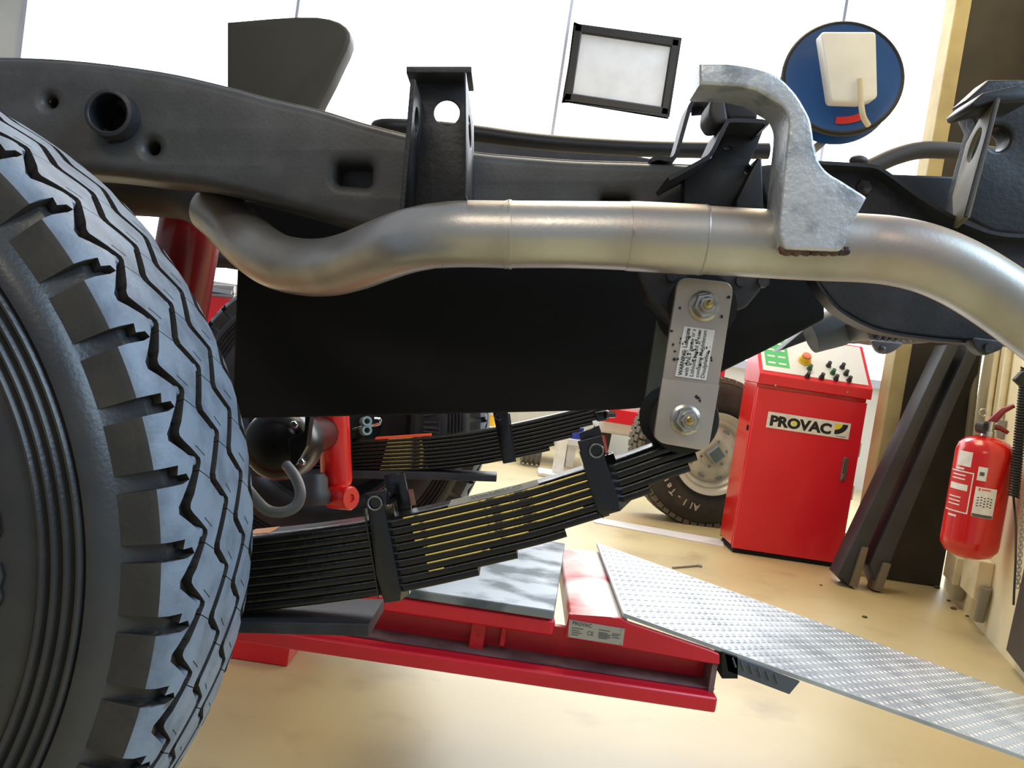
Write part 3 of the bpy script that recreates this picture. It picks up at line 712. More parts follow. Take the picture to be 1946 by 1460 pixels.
# ---- shock absorbers
def shock(p0, p1, d, r, mat, lower):
    mb = MB(); a, b = P(p0[0], p0[1], d), P(p1[0], p1[1], d); L_ = (b-a).length
    mb.lathe([(0, .001), (0, r*.97), (L_-.012, r), (L_-.004, r*.9), (L_, r*.45)], a, b-a, 40)
    s = mb.build('shock_absorber', mat, truck, smooth=50)
    if lower:
        c = P(lower[0], lower[1], d-.03); mb = MB(); mb.lathe([(-.03, .001), (-.03, .02), (-.026, .024), (.026, .024), (.03, .021), (.03, .008), (.026, .006), (.026, .001)], c, BACK*.6+RT*.8, 32); mb.build('shock_eye', mat, s, smooth=40)
    return s
shock((628, 640), (640, 926), 1.80, .0315, m_redsh, (648, 945))
shock((379, 330), (325, 650), 1.28, .044, m_redsh2, None)

# ---- axle, brake and small lines
ax = empty('axle', P(525, 850, 1.5), truck)
mb = MB(); mb.lathe([(.0, .001), (0.0, .034), (.01, .05), (.03, .058), (.09, .060), (.11, .05), (.14, .035), (.7, .035)], P(520, 848, 1.42), FWD, 40); mb.build('axle_housing', m_axle, ax, smooth=60)
mb = MB(); PL(mb, rc([(548, 835), (578, 820), (580, 790), (590, 790), (582, 850), (562, 885), (552, 885)], 3), 1.40, .03, .001); mb.build('brake_bracket', m_axle, ax)
for q in ((574, 878), (560, 806)):
    mb = MB(); hexnut(mb, P(q[0], q[1], 1.40), BACK, .005, .008); mb.build('bracket_bolt', m_chrome, ax)
mb = MB(); mb.tube([P(*p) for p in cat([(452, 905, 1.25), (478, 940, 1.25), (505, 968, 1.25), (535, 974, 1.25), (562, 962, 1.26), (571, 938, 1.27), (562, 908, 1.29), (545, 885, 1.32)], 6)], .0078, 16); mb.build('sway_bar', m_swaybar, truck, smooth=60)
mb = MB(); mb.lathe([(0, .001), (0, .030), (.02, .034), (.03, .027), (.05, .027), (.06, .02), (.06, .001)], P(597, 958, 1.75), UP, 28); mb.build('bump_stop', m_dkgrey, truck, smooth=50)
hl = empty('brake_line', P(693, 808, 1.9), truck)
for y in (802, 819):
    mb = MB(); mb.lathe([(0, .006), (0, .0105), (.03, .0105), (.03, .006), (0, .006)], P(692, y, 1.9), BACK+RT*.4+UP*.1, 18); mb.build('coupling', m_teal, hl)
mb = MB(); mb.tube([P(*p) for p in cat([(664, 818, 1.92), (690, 811, 1.9), (720, 806, 1.9), (722, 797, 1.9), (712, 795, 1.9)], 4)], .003, 8); mb.build('line', m_chrome, hl)

# ---- gearbox crossmember on the right
cm = empty('crossmember', P(1720, 480, 1.05), truck)
lip = cat([(1556, 309), (1610, 312), (1660, 316), (1680, 325), (1702, 340), (1745, 372), (1800, 406), (1850, 430), (1890, 443), (1946, 449), (2060, 450)], 5)
body = lip+cat([(2060, 700), (1960, 668), (1905, 655), (1840, 648), (1780, 643), (1700, 632), (1650, 618), (1600, 590), (1578, 568), (1556, 538), (1470, 430)], 5)+cat([(1440, 330), (1446, 314), (1500, 310)], 3)
mb = MB(); PL(mb, body, 1.03, 0.02, 0.004, res=3); mb.lathe([(0, .0001), (-.003, .009), (0, .010)], P(1641, 357, 1.03), FWD, 6); mb.build('pan', m_framedk, cm, smooth=50)
mb = MB(); ribbon(mb, lip, 1.005, 1.07, .004); mb.build('pan_lip', m_framedk, cm)
bl = cat([(1540, 505), (1556, 540), (1578, 570), (1600, 592), (1650, 620), (1700, 634), (1780, 645), (1840, 650), (1905, 657)], 5)
mb = MB(); ribbon(mb, bl, 1.018, 1.048, .003); mb.build('pan_lip', m_black, cm)
mb = MB(); PL(mb, rc([(1846, 640), (1910, 648), (1906, 664), (1872, 677), (1854, 664)], 8), 1.0, 0.02, .002); mb.lathe([(-.006, .0001), (-.006, .005), (0, .0055)], P(1876, 661, 1.0), FWD, 12); mb.build('mounting_tab', m_framedk, cm)
mb = MB(); PL(mb, [(1836, 190), (1880, 150), (2060, 150), (2060, 452), (1946, 449), (1890, 443), (1820, 408), (1828, 360), (1860, 240)], 1.10, 0.04, .006, [circ(1899, 262, 24)], res=3); mb.build('upright', m_framedk, cm, smooth=50)
mb = MB(); PL(mb, rc([(1847, 196), (1868, 176), (1940, 160), (1990, 170), (1960, 192), (1890, 196), (1852, 206)], 4), 0.96, 0.06, .003); mb.build('upright_cap', m_black, cm)
# tan side bracket with an oval hole
a0 = P(1892, 186, 0.955); b0 = P(1834, 412, 0.955); ey = (a0-b0); L_ = ey.length; ey.normalize(); exx = (FWD*0.96+RT*0.24); exx = (exx-ey*exx.dot(ey)).normalized()
mb = MB(); plate_on(mb, [(0, 0), (.05, .0), (.105, .05), (.105, L_-.015), (.06, L_), (0, L_)], b0, exx, ey, 0.005, .001, [circ(.052, L_*.73, .026, .019)])
sb = mb.build('side_bracket', M('dusty_bracket', (118, 108, 84), 0.6, col2=(100, 90, 70), scale=14), cm)
mb = MB(); mb.tube([P(*p) for p in cat([(1895, 186, .953), (1876, 260, .953), (1854, 340, .953), (1835, 412, .953)], 4)], .0022, 8); mb.build('bracket_edge', m_framedk, cm)
mb = MB(); mb.tube([P(*p) for p in cat([(1630, 330, 1.3), (1664, 314, 1.3), (1700, 298, 1.3), (1740, 287, 1.3), (1780, 285, 1.3), (1850, 291, 1.3), (1930, 300, 1.3)], 5)], .0125, 16); mb.build('torsion_arm', M('dusty_brown', (82, 72, 62), 0.6), cm, smooth=60)
mb = MB(); PL(mb, [(1686, 330), (1850, 336), (1850, 450), (1686, 450)], 1.22, .05, .004); mb.build('rear_beam', m_black, cm)
mb = MB(); mb.sphere(P(1632, 306, 1.12), .010, sc=(1.2, 1, .7)); mb.build('bolt_head', m_dkgrey, cm)
# gearbox pieces below the pan
gb = empty('gearbox', P(1660, 640, 1.3), truck)
mb = MB(); mb.tube([P(1540, 640, 1.35), P(1590, 622, 1.35), P(1640, 606, 1.35), P(1700, 590, 1.35)], [.026, .030, .028, .024], 24); mb.build('output_shaft', m_swaybar, gb, smooth=50)
mb = MB(); PL(mb, rc([(1640, 610), (1800, 618), (1800, 648), (1760, 650), (1690, 652), (1655, 646)], 4), 1.25, .08, .004)
for x in range(1665, 1760, 13): mb.tube([P(x, 648, 1.245), P(x+16, 628, 1.245)], .003, 8)
mb.build('gearbox_casing', m_gbox, gb)
mb = MB(); PL(mb, rc([(1655, 646), (1720, 652), (1700, 668), (1684, 674), (1668, 670)], 8), 1.2, .01, .002); mb.sphere(P(1677, 664, 1.2), .005); mb.build('gearbox_tab', m_gbox, gb)
mb = MB(); PL(mb, [(1480, 668), (1556, 640), (1590, 646), (1640, 652), (1650, 640), (1560, 600)], 1.4, .04, .003); mb.build('gearbox_mount', m_dkgrey, gb)

# ================================================================== LIFT
lift = empty('scissor_lift', G(1000, 1180, 0.36)-Vector((0, 0, 0.36)))
tag(lift, 'red low scissor lift with steel deck and checker plate ramp on the floor', 'car lift')
ZT = 0.36; YN = 1.305
def vp(x, y): return VY(x, y, YN)
dk = MB(); nl, nr_, fr = G(850, 1130, ZT), G(1055, 1164, ZT), G(1074, 1037, ZT)
y0, y1 = YN-.005, fr.y+.02; x1 = G(1055, 1164, ZT).x; x1b = G(1086, 1045, ZT).x
xl = vp(742, 1160).x
dk.prism([(xl, y0, ZT), (x1, y0, ZT), (x1b-.01, y1, ZT), (xl, y1, ZT)], (0, 0, -0.014)); dk.build('deck_plate', m_deck, lift, bevel=.002)
zline = lambda px, py: vp(px, py).z
xr = vp(1053, 1200).x
z_top = ZT-.016; z_b1 = vp(1050, 1211).z; z_l = vp(900, 1247).z; z_l2 = vp(900, 1277).z
mb = MB(); mb.box(((xr-1.9)/2, YN+.012, (z_top+z_b1)/2), (xr+1.9, .024, z_top-z_b1)); mb.build('top_rail', m_lift, lift, bevel=.005)
xq = vp(1369, 1262).x; xm_ = (xq-1.9)/2; xw_ = xq+1.9
q2, q3 = vp(1190, 1226), vp(1366, 1266)
mb = MB(); mb.prism([(-1.9, YN+.05, z_b1+.02), (q2.x, YN+.05, z_b1+.0), (q3.x, YN+.05, q3.z), (q3.x, YN+.05, z_l-.02), (-1.9, YN+.05, z_l-.02)], (0, .012, 0)); mb.build('side_web', m_lift, lift, smooth=0)
mb = MB(); mb.box((xm_, YN+.02, (z_l+z_l2)/2-.002), (xw_, .075, z_l-z_l2)); mb.build('bottom_rail', m_lift, lift, bevel=.004)
mb = MB(); mb.box((xm_, YN+.03, z_l+.0005), (xw_, .04, .003)); mb.box((xq-.006, YN+.03, (q3.z+z_l2)/2), (.008, .05, q3.z-z_l2)); mb.build('grimy_ledge', m_grime, lift, smooth=0)
for px in (905, 955):
    c = vp(px, 1225); mb = MB(); mb.box((c.x, YN+.042, c.z+.004), (.022 if px == 905 else .008, .03, .052 if px == 905 else .034))
    if px == 905:
        for dz in (-.012, .004): mb.lathe([(0, .0001), (-.001, .002)], (c.x, YN+.0265, c.z+dz), (0, 1, 0), 8)
    mb.build('cable_lug', m_lift, lift, bevel=.001)
# stop block, tapered ramp cheek
sl, sr = vp(1081, 1170).x, vp(1191, 1182).x
zs = vp(1081, 1168).z; zs2 = vp(1075, 1216).z
f_l, f_r = G(1092, 1047, zs), G(1172, 1058, zs)
fz = f_l.y
cheek_z = lambda px, py: vp(px, py)
mb = MB()
mb.prism([vp(1072, 1212), vp(1081, 1168), vp(1178, 1175), vp(1195, 1184), vp(1349, 1236), vp(1368, 1244), vp(1368, 1264), vp(1338, 1260)], (0, .012, 0))
mb.build('ramp_cheek', m_lift, lift, bevel=.002)
mb = MB()
prf = [vp(1077, 1212), vp(1080, 1176), vp(1083, 1170), vp(1088, 1168), vp(1160, 1173), vp(1176, 1176), vp(1186, 1181), vp(1197, 1192)]
n = len(prf); vs = list(prf)+[Vector((p.x+.004, fz, p.z)) for p in prf]
mb.add(vs, [(i, i+1, n+i+1, n+i) for i in range(n-1)]+[tuple(range(n, 2*n))])
mb.build('wheel_stop', m_worn, lift, smooth=50)
mb = MB(); mb.prism([vp(1372, 1240), vp(1402, 1250), vp(1402, 1290), vp(1372, 1290)], (0, .05, 0)); mb.build('hinge_block', m_dark, lift)
pl0 = vp(1081.5, 1177); pl1 = vp(1187, 1194.5); pl2 = vp(1079, 1209.6); off = Vector((0, -.003, 0))
mb = MB(); mb.prism([pl0+off, pl1+off, vp(1183, 1226)+off, pl2+off], (0, .003, 0)); mb.build('name_plate', m_alu, lift, smooth=0)
mb = MB(); ex1 = (pl1-pl0); ey1 = (pl0-pl2); w1 = ex1.length; h1 = ey1.length; exn = ex1.normalized(); eyn = ey1.normalized(); o1 = pl2+off
def pt(s, x, y, sz, b=0.0): basis_add(mb, text_geo(s, sz, sz*b), o1+ex1*x+ey1*y, exn, eyn, .0004)
pt('PROVAC', .06, .76, .0075, .03); pt('CE', .33, .30, .0085, .01)
for i, (x, y, l) in enumerate(((.06, .56, .2), (.06, .42, .14), (.06, .3, .18), (.06, .17, .12), (.54, .7, .2), (.54, .55, .16), (.54, .47, .22), (.54, .39, .2), (.54, .31, .22), (.54, .23, .16), (.78, .6, .16), (.78, .5, .12), (.78, .38, .14))):
    p = o1+ex1*x+ey1*y; mb.prism([p+Vector((0, -.0005, 0)), p+ex1*l+Vector((0, -.0005, 0)), p+ex1*l+ey1*.04+Vector((0, -.0005, 0)), p+ey1*.04+Vector((0, -.0005, 0))], (0, .0003, 0))
mb.build('print', m_ink2, lift, smooth=0)['kind'] = 'stuff'
mb = MB()
for x, y in ((.04, .9), (.96, .9), (.04, .1), (.96, .1)): mb.lathe([(0, .002), (.001, .0018), (.0015, .0001)], o1+ex1*x+ey1*y, (0, -1, 0), 8)
mb.build('rivets', m_alu, lift)['kind'] = 'stuff'
# checker plate ramp: three corners on the plate define its plane
A_ = G(1190, 1164, .352); A_.y = YN
ra, rb = vp(1200, 1172), vp(1460, 1273)
slope = -0.2
xe = G(1174, 1054, .352).x
fy = G(1174, 1054, .352).y
x0 = sr-.006; xend = ra.x+(0.012-ra.z)/slope
def rz(x): return ra.z+slope*(x-ra.x)
mb = MB(); mb.prism([(x0, YN+.004, rz(x0)), (xend, YN+.004, rz(xend)), (xend, fy, rz(xend)), (x0, fy, rz(x0))], (0, 0, -.006))
ramp = mb.build('ramp_plate', m_checker, lift, smooth=0)
mb = MB(); exr = Vector((1, 0, slope)).normalized(); eyr = Vector((0, 1, 0)); nrm = exr.cross(eyr)
nx = int((xend-x0)/exr.x/.0145); ny = int((fy-YN-.01)/.0145)
for i in range(nx):
    for j in range(ny):
        c = Vector((x0, YN+.012, rz(x0)))+exr*(.010+i*.0145)+eyr*(j*.0145)
        a = PI/4 if (i+j) % 2 else -PI/4
        d1 = exr*math.cos(a)+eyr*math.sin(a); d2 = -exr*math.sin(a)+eyr*math.cos(a)
        L1, L2, hh = .0085, .0026, .0011
        mb.add([c+d1*L1, c+d2*L2, c-d1*L1, c-d2*L2, c+nrm*hh+d1*L1*.4, c+nrm*hh-d1*L1*.4], [(0, 1, 4), (1, 2, 5, 4), (2, 3, 5), (3, 0, 4, 5)])
st = mb.build('checker_pattern', m_checker, ramp, smooth=0, merge=0); st['kind'] = 'stuff'
mb = MB(); mb.prism([vp(1378, 1243), vp(1462, 1274), vp(1520, 1296), vp(1500, 1320), vp(1384, 1276)], (0, .005, 0))
for i in range(6): mb.tube([vp(1392+16*i, 1250+6.2*i)+Vector((0, -.001, 0)), vp(1398+16*i, 1268+6*i)+Vector((0, -.001, 0))], .0015, 6)
mb.build('ramp_edge', m_swaybar, lift)
# base foot on the floor
fa, fb = G(448, 1254, 0), G(542, 1273, 0)
mb = MB(); mb.box(((fa.x+fb.x)/2-.05, fa.y+.16, .055), (fb.x-fa.x+.1, .32, .11)); mb.build('base_frame', m_lift, lift, bevel=.004)
mb = MB(); mb.box((-1.25, YN+.22, .18), (.6, .05, .34)); mb.build('scissor_arm', m_lift, lift, bevel=.003)

# ================================================================== CONTROL CABINET
cx0, cx1, cy0, cy1, ch = 1.0, 1.458, 3.675, 3.90, 0.715
cab = empty('control_cabinet', ((cx0+cx1)/2, (cy0+cy1)/2, 0)); tag(cab, 'red lift control cabinet with sloping white console on the floor', 'cabinet')
mb = MB(); mb.box(((cx0+cx1)/2, (cy0+cy1)/2+.01, ch/2+.012), (cx1-cx0, cy1-cy0-.02, ch-.03)); mb.build('body', m_cabside, cab, bevel=.004)
mb = MB(); mb.box(((cx0+cx1)/2, cy1+.004, ch/2), (cx1-cx0-.01, .01, ch-.04)); mb.build('bounce_blocker', M('bounce_blocker_grey', (86, 94, 88), 0.5), cab)  # unseen grey sheet added to stop red bounce onto the wheel
mb = MB(); mb.box(((cx0+cx1)/2, cy0+.008, ch/2), (cx1-cx0-.006, .02, ch-.04)); mb.build('door', m_cab, cab, bevel=.003)
door = [o for o in cab.children if o.name.startswith('door')][0]
mb = MB(); c = VY(1604, 892, cy0-.006); mb.box(c, (.020, .016, .098)); mb.box(c+Vector((0, -.006, -.03)), (.012, .01, .02)); mb.build('handle', m_handle, door, bevel=.002)
# console head: side profile with a sloped face
hz0, hz1 = ch-.005, ch+.045; hz2 = ch+.215
cap = [(cy0-.012, hz0), (cy0-.012, hz1-.008), (cy0-.004, hz1), (cy1-.05, hz2), (cy1, hz2), (cy1, hz0)]
mb = MB(); mb.prism([(cx0-.004, y, z) for y, z in cap], (cx1-cx0+.010, 0, 0)); mb.build('console', m_cab, cab, bevel=.003)
con = [o for o in cab.children if o.name.startswith('console')][0]
sv = Vector((0, cy1-.05-(cy0-.004), hz2-hz1)); sn = Vector((1, 0, 0)).cross(sv).normalized(); svn = sv.normalized()
pO = Vector((cx0+.01, cy0+.004, hz1+.006)); PW = cx1-cx0-.02; PH = sv.length-.02
mb = MB(); plate_on(mb, [(0, 0), (PW, 0), (PW, PH), (0, PH)], pO, (1, 0, 0), svn, .003); mb.build('control_panel', m_panel, cab, smooth=0)
pan = [o for o in cab.children if o.name.startswith('control_panel')][0]
mb = MB(); plate_on(mb, [(.015, .03), (.115, .03), (.115, PH-.03), (.015, PH-.03)], pO+sn*.003, (1, 0, 0), svn, .0006); mb.build('instruction_label', m_green, pan, smooth=0)
mb = MB()
for i in range(5):
    for j in range(2): plate_on(mb, [(0, 0), (.032, 0), (.032, .010), (0, .010)], pO+sn*.0036+Vector((1, 0, 0))*(.026+.044*j)+svn*(.045+i*.040), (1, 0, 0), svn, .0004)
mb.build('print', m_panel, pan, smooth=0)['kind'] = 'stuff'
def knob(px, py, r, h, mat, name, mat2=None):
    c = hit(px, py, pO+sn*.003, sn); mb = MB(); mb.lathe([(0, r*1.35), (.004, r*1.35), (.005, r*1.15), (h*.5, r), (h, r*.95), (h, .0001)], c, sn, 20, 0); o = mb.build(name, mat, pan, smooth=40)
    return c
for px, py, mt in ((1534, 716, m_butk), (1561, 718, m_butk), (1588, 721, m_butk), (1613, 724, m_butk), (1582, 710, m_butg), (1607, 712, m_butk), (1574, 696, m_butk), (1600, 699, m_butk), (1538, 702, m_butg)):
    knob(px, py, .0085, .024, mt, 'push_button')
ce = knob(1529, 686, .021, .026, m_yellow, 'emergency_stop')
mb = MB(); mb.lathe([(.02, .017), (.030, .019), (.034, .017), (.035, .0001)], ce, sn, 24); mb.build('emergency_button', m_orangeb, pan, smooth=40)
for x in (1474, 1611):
    mb = MB(); c = VY(x, 733 if x < 1500 else 746, cy0-.013); mb.lathe([(0, .004), (.003, .0001)], c, (0, -1, 0), 10); mb.build('screw', m_nut, con)
# maker's sign on the door
s0, s1, s2 = VY(1447.5, 810, cy0-.004), VY(1610, 829, cy0-.004), VY(1452, 779, cy0-.004)
sx = Vector((s1.x-s0.x, 0, 0)).normalized(); sz = Vector((0, 0, 1)); SWd, SHt = .343, .066
so = Vector((cx0+.058, cy0-.0035, VY(1449, 811, cy0).z))
mb = MB(); plate_on(mb, [(0, 0), (SWd, 0), (SWd, SHt), (0, SHt)], so, sx, sz, .0015); mb.build('sign', m_white, door, smooth=0)
so2 = so+Vector((0, -.0016, 0)); mb = MB()
g = text_geo('PROVAC', .062, .0032); xm = max(v.x for v in g[0]); hm = max(v.y for v in g[0])
basis_add(mb, ([Vector((v.x*.255/xm, v.y*.042/hm, 0)) for v in g[0]], g[1]), so2+sx*.012+sz*.012, sx, sz, .0003)
ox = SWd-.062
blk = [(0, .048), (0, -.0)]+[]
ring = [(.052*math.sin(a), .048-.044*math.cos(a)) for a in [PI/2*i/10 for i in range(11)]]
mb2 = [(ox+x, .010+y) for x, y in ring]+[(ox+.030*math.sin(a), .058-.026*math.cos(a)) for a in [PI/2*i/8 for i in range(8, -1, -1)]]
plate_on(mb, mb2, so2, sx, sz, .0004)
plate_on(mb, [(ox+.008, .006), (ox+.05, .006), (ox+.05, .008), (ox+.008, .008)], so2, sx, sz, .0004)
mb.build('sign_lettering', m_ink, door, smooth=0)
mb = MB(); plate_on(mb, [(ox, .058)]+[(ox+.029*math.sin(a), .058-.025*math.cos(a)) for a in [PI/2*i/8 for i in range(9)]], so2, sx, sz, .0004)
mb.build('sign_emblem', m_logoy, door, smooth=0); mb = MB()
mb.lathe([(0, .0082), (.0009, .0082), (.0009, .0001)], so2+sx*(.012+.255*.397)+sz*.033, (0, -1, 0), 20)
mb.build('letter_dot', m_logoy, door, smooth=0)
for z in (.12, .32, .5):
    mb = MB(); mb.box((cx1+.001, cy0+.01, z), (.006, .01, .06)); mb.build('hinge', m_panel, cab)
mb = MB(); mb.box(((cx0+cx1)/2, (cy0+cy1)/2, .008), (cx1-cx0-.02, cy1-cy0-.02, .016)); mb.build('plinth', m_dark, cab)
mb = MB(); mb.box((cx0-.002, cy0+.05, VY(1407, 812, cy0).z), (.006, .014, .022)); mb.build('side_vent', m_dark, cab)

# ================================================================== SPARE WHEEL (tan steel rim)
SWd_ = 4.18; sc0 = P(1357, 863, SWd_)
spare = empty('mounted_all_terrain', sc0+Vector((0, .1, -.36))); tag(spare, 'loose all-terrain wheel with tan steel rim standing behind the red cabinet', 'wheel')
AX = Vector((-0.16, 1, 0)).normalized(); AXX = Vector((AX.y, -AX.x, 0)); RS = .352
mb = MB(); mb.lathe([(.02, .19), (.004, .20), (-.004, .235), (-.004, .29), (.006, .325), (.022, .342), (.04, RS-.006), (.11, RS), (.19, RS-.006), (.21, .34), (.225, .3), (.225, .22), (.2, .19)], sc0, AX, 72)
sty = mb.build('tyre', m_darktyre, spare, smooth=50)
mb = MB()
for k in range(56):
    for r_, (w0, w1) in enumerate(((.012, .055), (.062, .105), (.115, .158), (.165, .212))):
        t = 2*PI*(k+.5*(r_ % 2))/56; dt = 2*PI/56*.38; rr_ = RS+.004 if 0 < r_ < 3 else RS-.003
        vs = []
        for (tt, ww) in ((t-dt, w0), (t-dt*.3, w0-.004 if r_ else w0), (t+dt, w0), (t+dt, w1), (t+dt*.3, w1+.004 if r_ < 3 else w1), (t-dt, w1)):
            vs.append(sc0+AX*ww+(AXX*math.cos(tt)+Vector((0, 0, math.sin(tt))))*(rr_+.006))
        c_ = (AXX*math.cos(t)+Vector((0, 0, math.sin(t))))*-.02
        mb.prism(vs, c_)
mb.build('tread', M('brown_tread', (98, 90, 76), 0.7), sty, smooth=0)
mb = MB()
word = 'All-Terrain'; th0 = math.radians(-97)
for i, chh in enumerate(word):
    t = th0-math.radians(9.5)*i*(0.82); er = (AXX*math.cos(t)+Vector((0, 0, math.sin(t)))); et = (AXX*math.sin(t)+Vector((0, 0, -math.cos(t))))
    g = text_geo(chh, .044, .001)
    basis_add(mb, g, sc0+AX*-.0045+er*.248, et, er, .001)
mb.build('lettering', m_tan, sty, smooth=0)
mb = MB(); mb.lathe([(-.006, .194), (-.010, .196), (-.008, .186), (.008, .176), (.014, .168), (.010, .158), (.016, .148), (.03, .142), (.036, .138), (.03, .128), (.018, .11), (.014, .09), (.006, .07), (.012, .055), (.014, .001)], sc0, AX, 64)
srim = mb.build('rim', m_rim, spare, smooth=50)
for k in range(8):
    t = 2*PI*(k+.5)/8; er = (AXX*math.cos(t)+Vector((0, 0, math.sin(t)))); et = (AXX*-math.sin(t)+Vector((0, 0, math.cos(t))))
    mb = MB(); plate_on(mb, [(.020*math.cos(a), .015*math.sin(a) if math.sin(a) > 0 else .003*math.sin(a)) for a in [2*PI*i/14 for i in range(14)]], sc0+AX*.010+er*.112, et, er, -.012); mb.build('rim_slot', m_greysteel, srim, smooth=0)
for k in range(6):
    t = 2*PI*k/6+.3; er = (AXX*math.cos(t)+Vector((0, 0, math.sin(t)))); mb = MB(); hexnut(mb, sc0+AX*.008+er*.062, -AX, .007, .01, washer=False); mb.build('lug_nut', m_chrome, srim)
mb = MB(); mb.lathe([(.012, .05), (-.03, .046), (-.036, .04), (-.036, .0001)], sc0, AX, 4); mb.build('hub_cap', m_chrome, srim, smooth=20)

# ================================================================== EXTINGUISHER on the right wall
def near_wall(px, py, off):   # point on a photo ray at a given distance in front of the right wall
    return WR(px, py, off)
eb = near_wall(1837, 1058, .115); et_ = near_wall(1870, 828, .115)
eh = et_.z-eb.z; er_ = .088
ext = empty('fire_extinguisher', eb); tag(ext, 'red fire extinguisher hanging on the cream right wall', 'extinguisher')
mb = MB(); mb.lathe([(0, .001), (0, er_*.45), (.012, er_*.8), (.035, er_*.985), (.05, er_), (.06, er_*1.005), (.062, er_), (eh-.055, er_), (eh-.03, er_*.93), (eh-.012, er_*.72), (eh, er_*.38), (eh+.004, .001)], eb, (0, 0, 1), 48)
ebody = mb.build('cylinder', m_ext, ext, smooth=50)
nk = eb+Vector((0, 0, eh)); mb = MB(); mb.lathe([(0, .024), (.018, .022), (.02, .017), (.05, .017), (.05, .001)], nk, (0, 0, 1), 20); mb.build('valve', m_nut, ext)
vd = Vector((0.9, -0.4, 0)).normalized()
mb = MB(); mb.tube([nk+Vector((0, 0, .045)), nk+Vector((0, 0, .062))+vd*.012, nk+Vector((0, 0, .092))+vd*.030, nk+Vector((0, 0, .112))+vd*.058], [.013, .013, .011, .007], 12); mb.tube([nk+Vector((0, 0, .035)), nk+Vector((0, 0, .034))+vd*.03, nk+Vector((0, 0, .022))+vd*.055], [.010, .009, .006], 12); mb.build('lever', m_redsh2, ext, smooth=50)
mb = MB(); mb.lathe([(-.012, .020), (-.012, .013), (.012, .013), (.012, .020), (-.012, .02)], nk+Vector((-.03, -.01, .028)), (0.5, -.8, 0), 16); mb.build('gauge', m_dkgrey, ext)
mb = MB(); cc = nk+Vector((-.035, -.01, .075)); mb.tube([cc+Vector((math.cos(a)*.012, 0, math.sin(a)*.012)) for a in [2*PI*i/12 for i in range(13)]], .0016, 6); mb.build('pull_ring', m_nut, ext)
toC = Vector((-eb.x, -eb.y, 0)).normalized(); base_a = math.atan2(toC.y, toC.x)
def curved(mb, a0, a1, z0, z1, lift=.0006, n=6):
    pts = [(base_a+a0+(a1-a0)*i/n) for i in range(n+1)]; vs = []
    for z in (z0, z1):
        for a in pts: vs.append(eb+Vector((math.cos(a)*(er_+lift), math.sin(a)*(er_+lift), z)))
    mb.add(vs, [(i, i+1, n+2+i, n+1+i) for i in range(n)])
# angles: negative = towards the photo's left
k_ = 1
def lab(name, mat, a0, a1, z0, z1, lift=.0006):
    mb = MB(); curved(mb, k_*a0, k_*a1, z0*eh, z1*eh, lift); return mb.build(name, mat, ebody, smooth=60)
lab('service_label', m_white, -.10, .62, .36, .60)
lab('instruction_label', m_label, -1.25, -.22, .36, .70)
lab('inspection_label', m_white, -.95, -.38, .74, .86)
lab('round_label', m_panel, -.12, .18, .65, .76)
mb = MB()
for (a0, a1, z0, z1) in ((-1.22, -.25, .365, .375), (-1.22, -.25, .69, .70), (-.26, -.22, .365, .70), (-1.15, -.36, .545, .595), (-1.1, -.5, .66, .67), (-1.1, -.5, .63, .64), (-1.1, -.55, .48, .49), (-1.1, -.55, .45, .46), (-1.1, -.55, .42, .43), (-.98, -.6, .71, .725), (-.98, -.6, .325, .34)): curved(mb, k_*a0, k_*a1, z0*eh, z1*eh, .0012, 4)
mb.build('label_print', m_white, ebody, smooth=60)['kind'] = 'stuff'
mb = MB()
for i in range(5):
    for j in range(4): curved(mb, k_*(.0+.11*i), k_*(.06+.11*i), (.445+.022*j+.006*(i % 2))*eh, (.453+.022*j+.006*(i % 2))*eh, .0012, 2)
mb.build('handwriting', m_ink, ebody, smooth=60)['kind'] = 'stuff'
mb = MB(); curved(mb, k_*-.08, k_*.6, .362*eh, .385*eh, .0012, 4); curved(mb, k_*-.05, k_*.1, .69*eh, .72*eh, .0012, 3); mb.build('label_print', m_ink2, ebody, smooth=60)['kind'] = 'stuff'
mb = MB(); curved(mb, k_*0.0, k_*.06, .57*eh, .592*eh, .0012, 3); curved(mb, k_*.1, k_*.4, .577*eh, .588*eh, .0012, 3); mb.build('label_logo', m_orange2, ebody, smooth=60)

# wall conduits, junction boxes
def wall_tube(name, pts, r, mat, off=None):
    mb = MB(); mb.tube([WR(x, y, off or r+.004) for x, y in pts], r, 14); return mb.build(name, mat, wr, smooth=60)
def wall_box(name, px0, py0, px1, py1, th, mat):
    a, b = WR(px0, py0), WR(px1, py1); c = (a+b)/2; mb = MB()
    mb.box(c+WN*th/2, (th, abs((b-a).dot(WT))+1e-3, abs(b.z-a.z)), (WN, WT, Vector((0, 0, 1)))); return mb.build(name, mat, wr, bevel=.004)
wall_tube('conduit', [(1930, 560), (1912, 700), (1898, 800), (1860, 1085)], .012, m_conduit)
wall_tube('conduit', [(1910, 560), (1880, 770), (1845, 1075)], .010, m_conduit)
wall_tube('cable_duct', [(1880, 540), (1856, 700), (1832, 900), (1818, 1010)], .014, M('olive_duct', (128, 122, 96), 0.6))
wall_box('junction_box', 1846, 1065, 1818, 1098, .05, m_conduit)
wall_box('junction_box', 1892, 1072, 1852, 1120, .05, m_conduit)
wall_tube('conduit', [(1834, 1096), (1822, 1140)], .014, M('grey_pipe', (140, 136, 120), 0.5))
wall_tube('conduit', [(1874, 1118), (1860, 1180)], .017, MATS['grey_pipe'])
wall_box('wall_bracket', 1915, 800, 1908, 836, .03, m_greysteel)

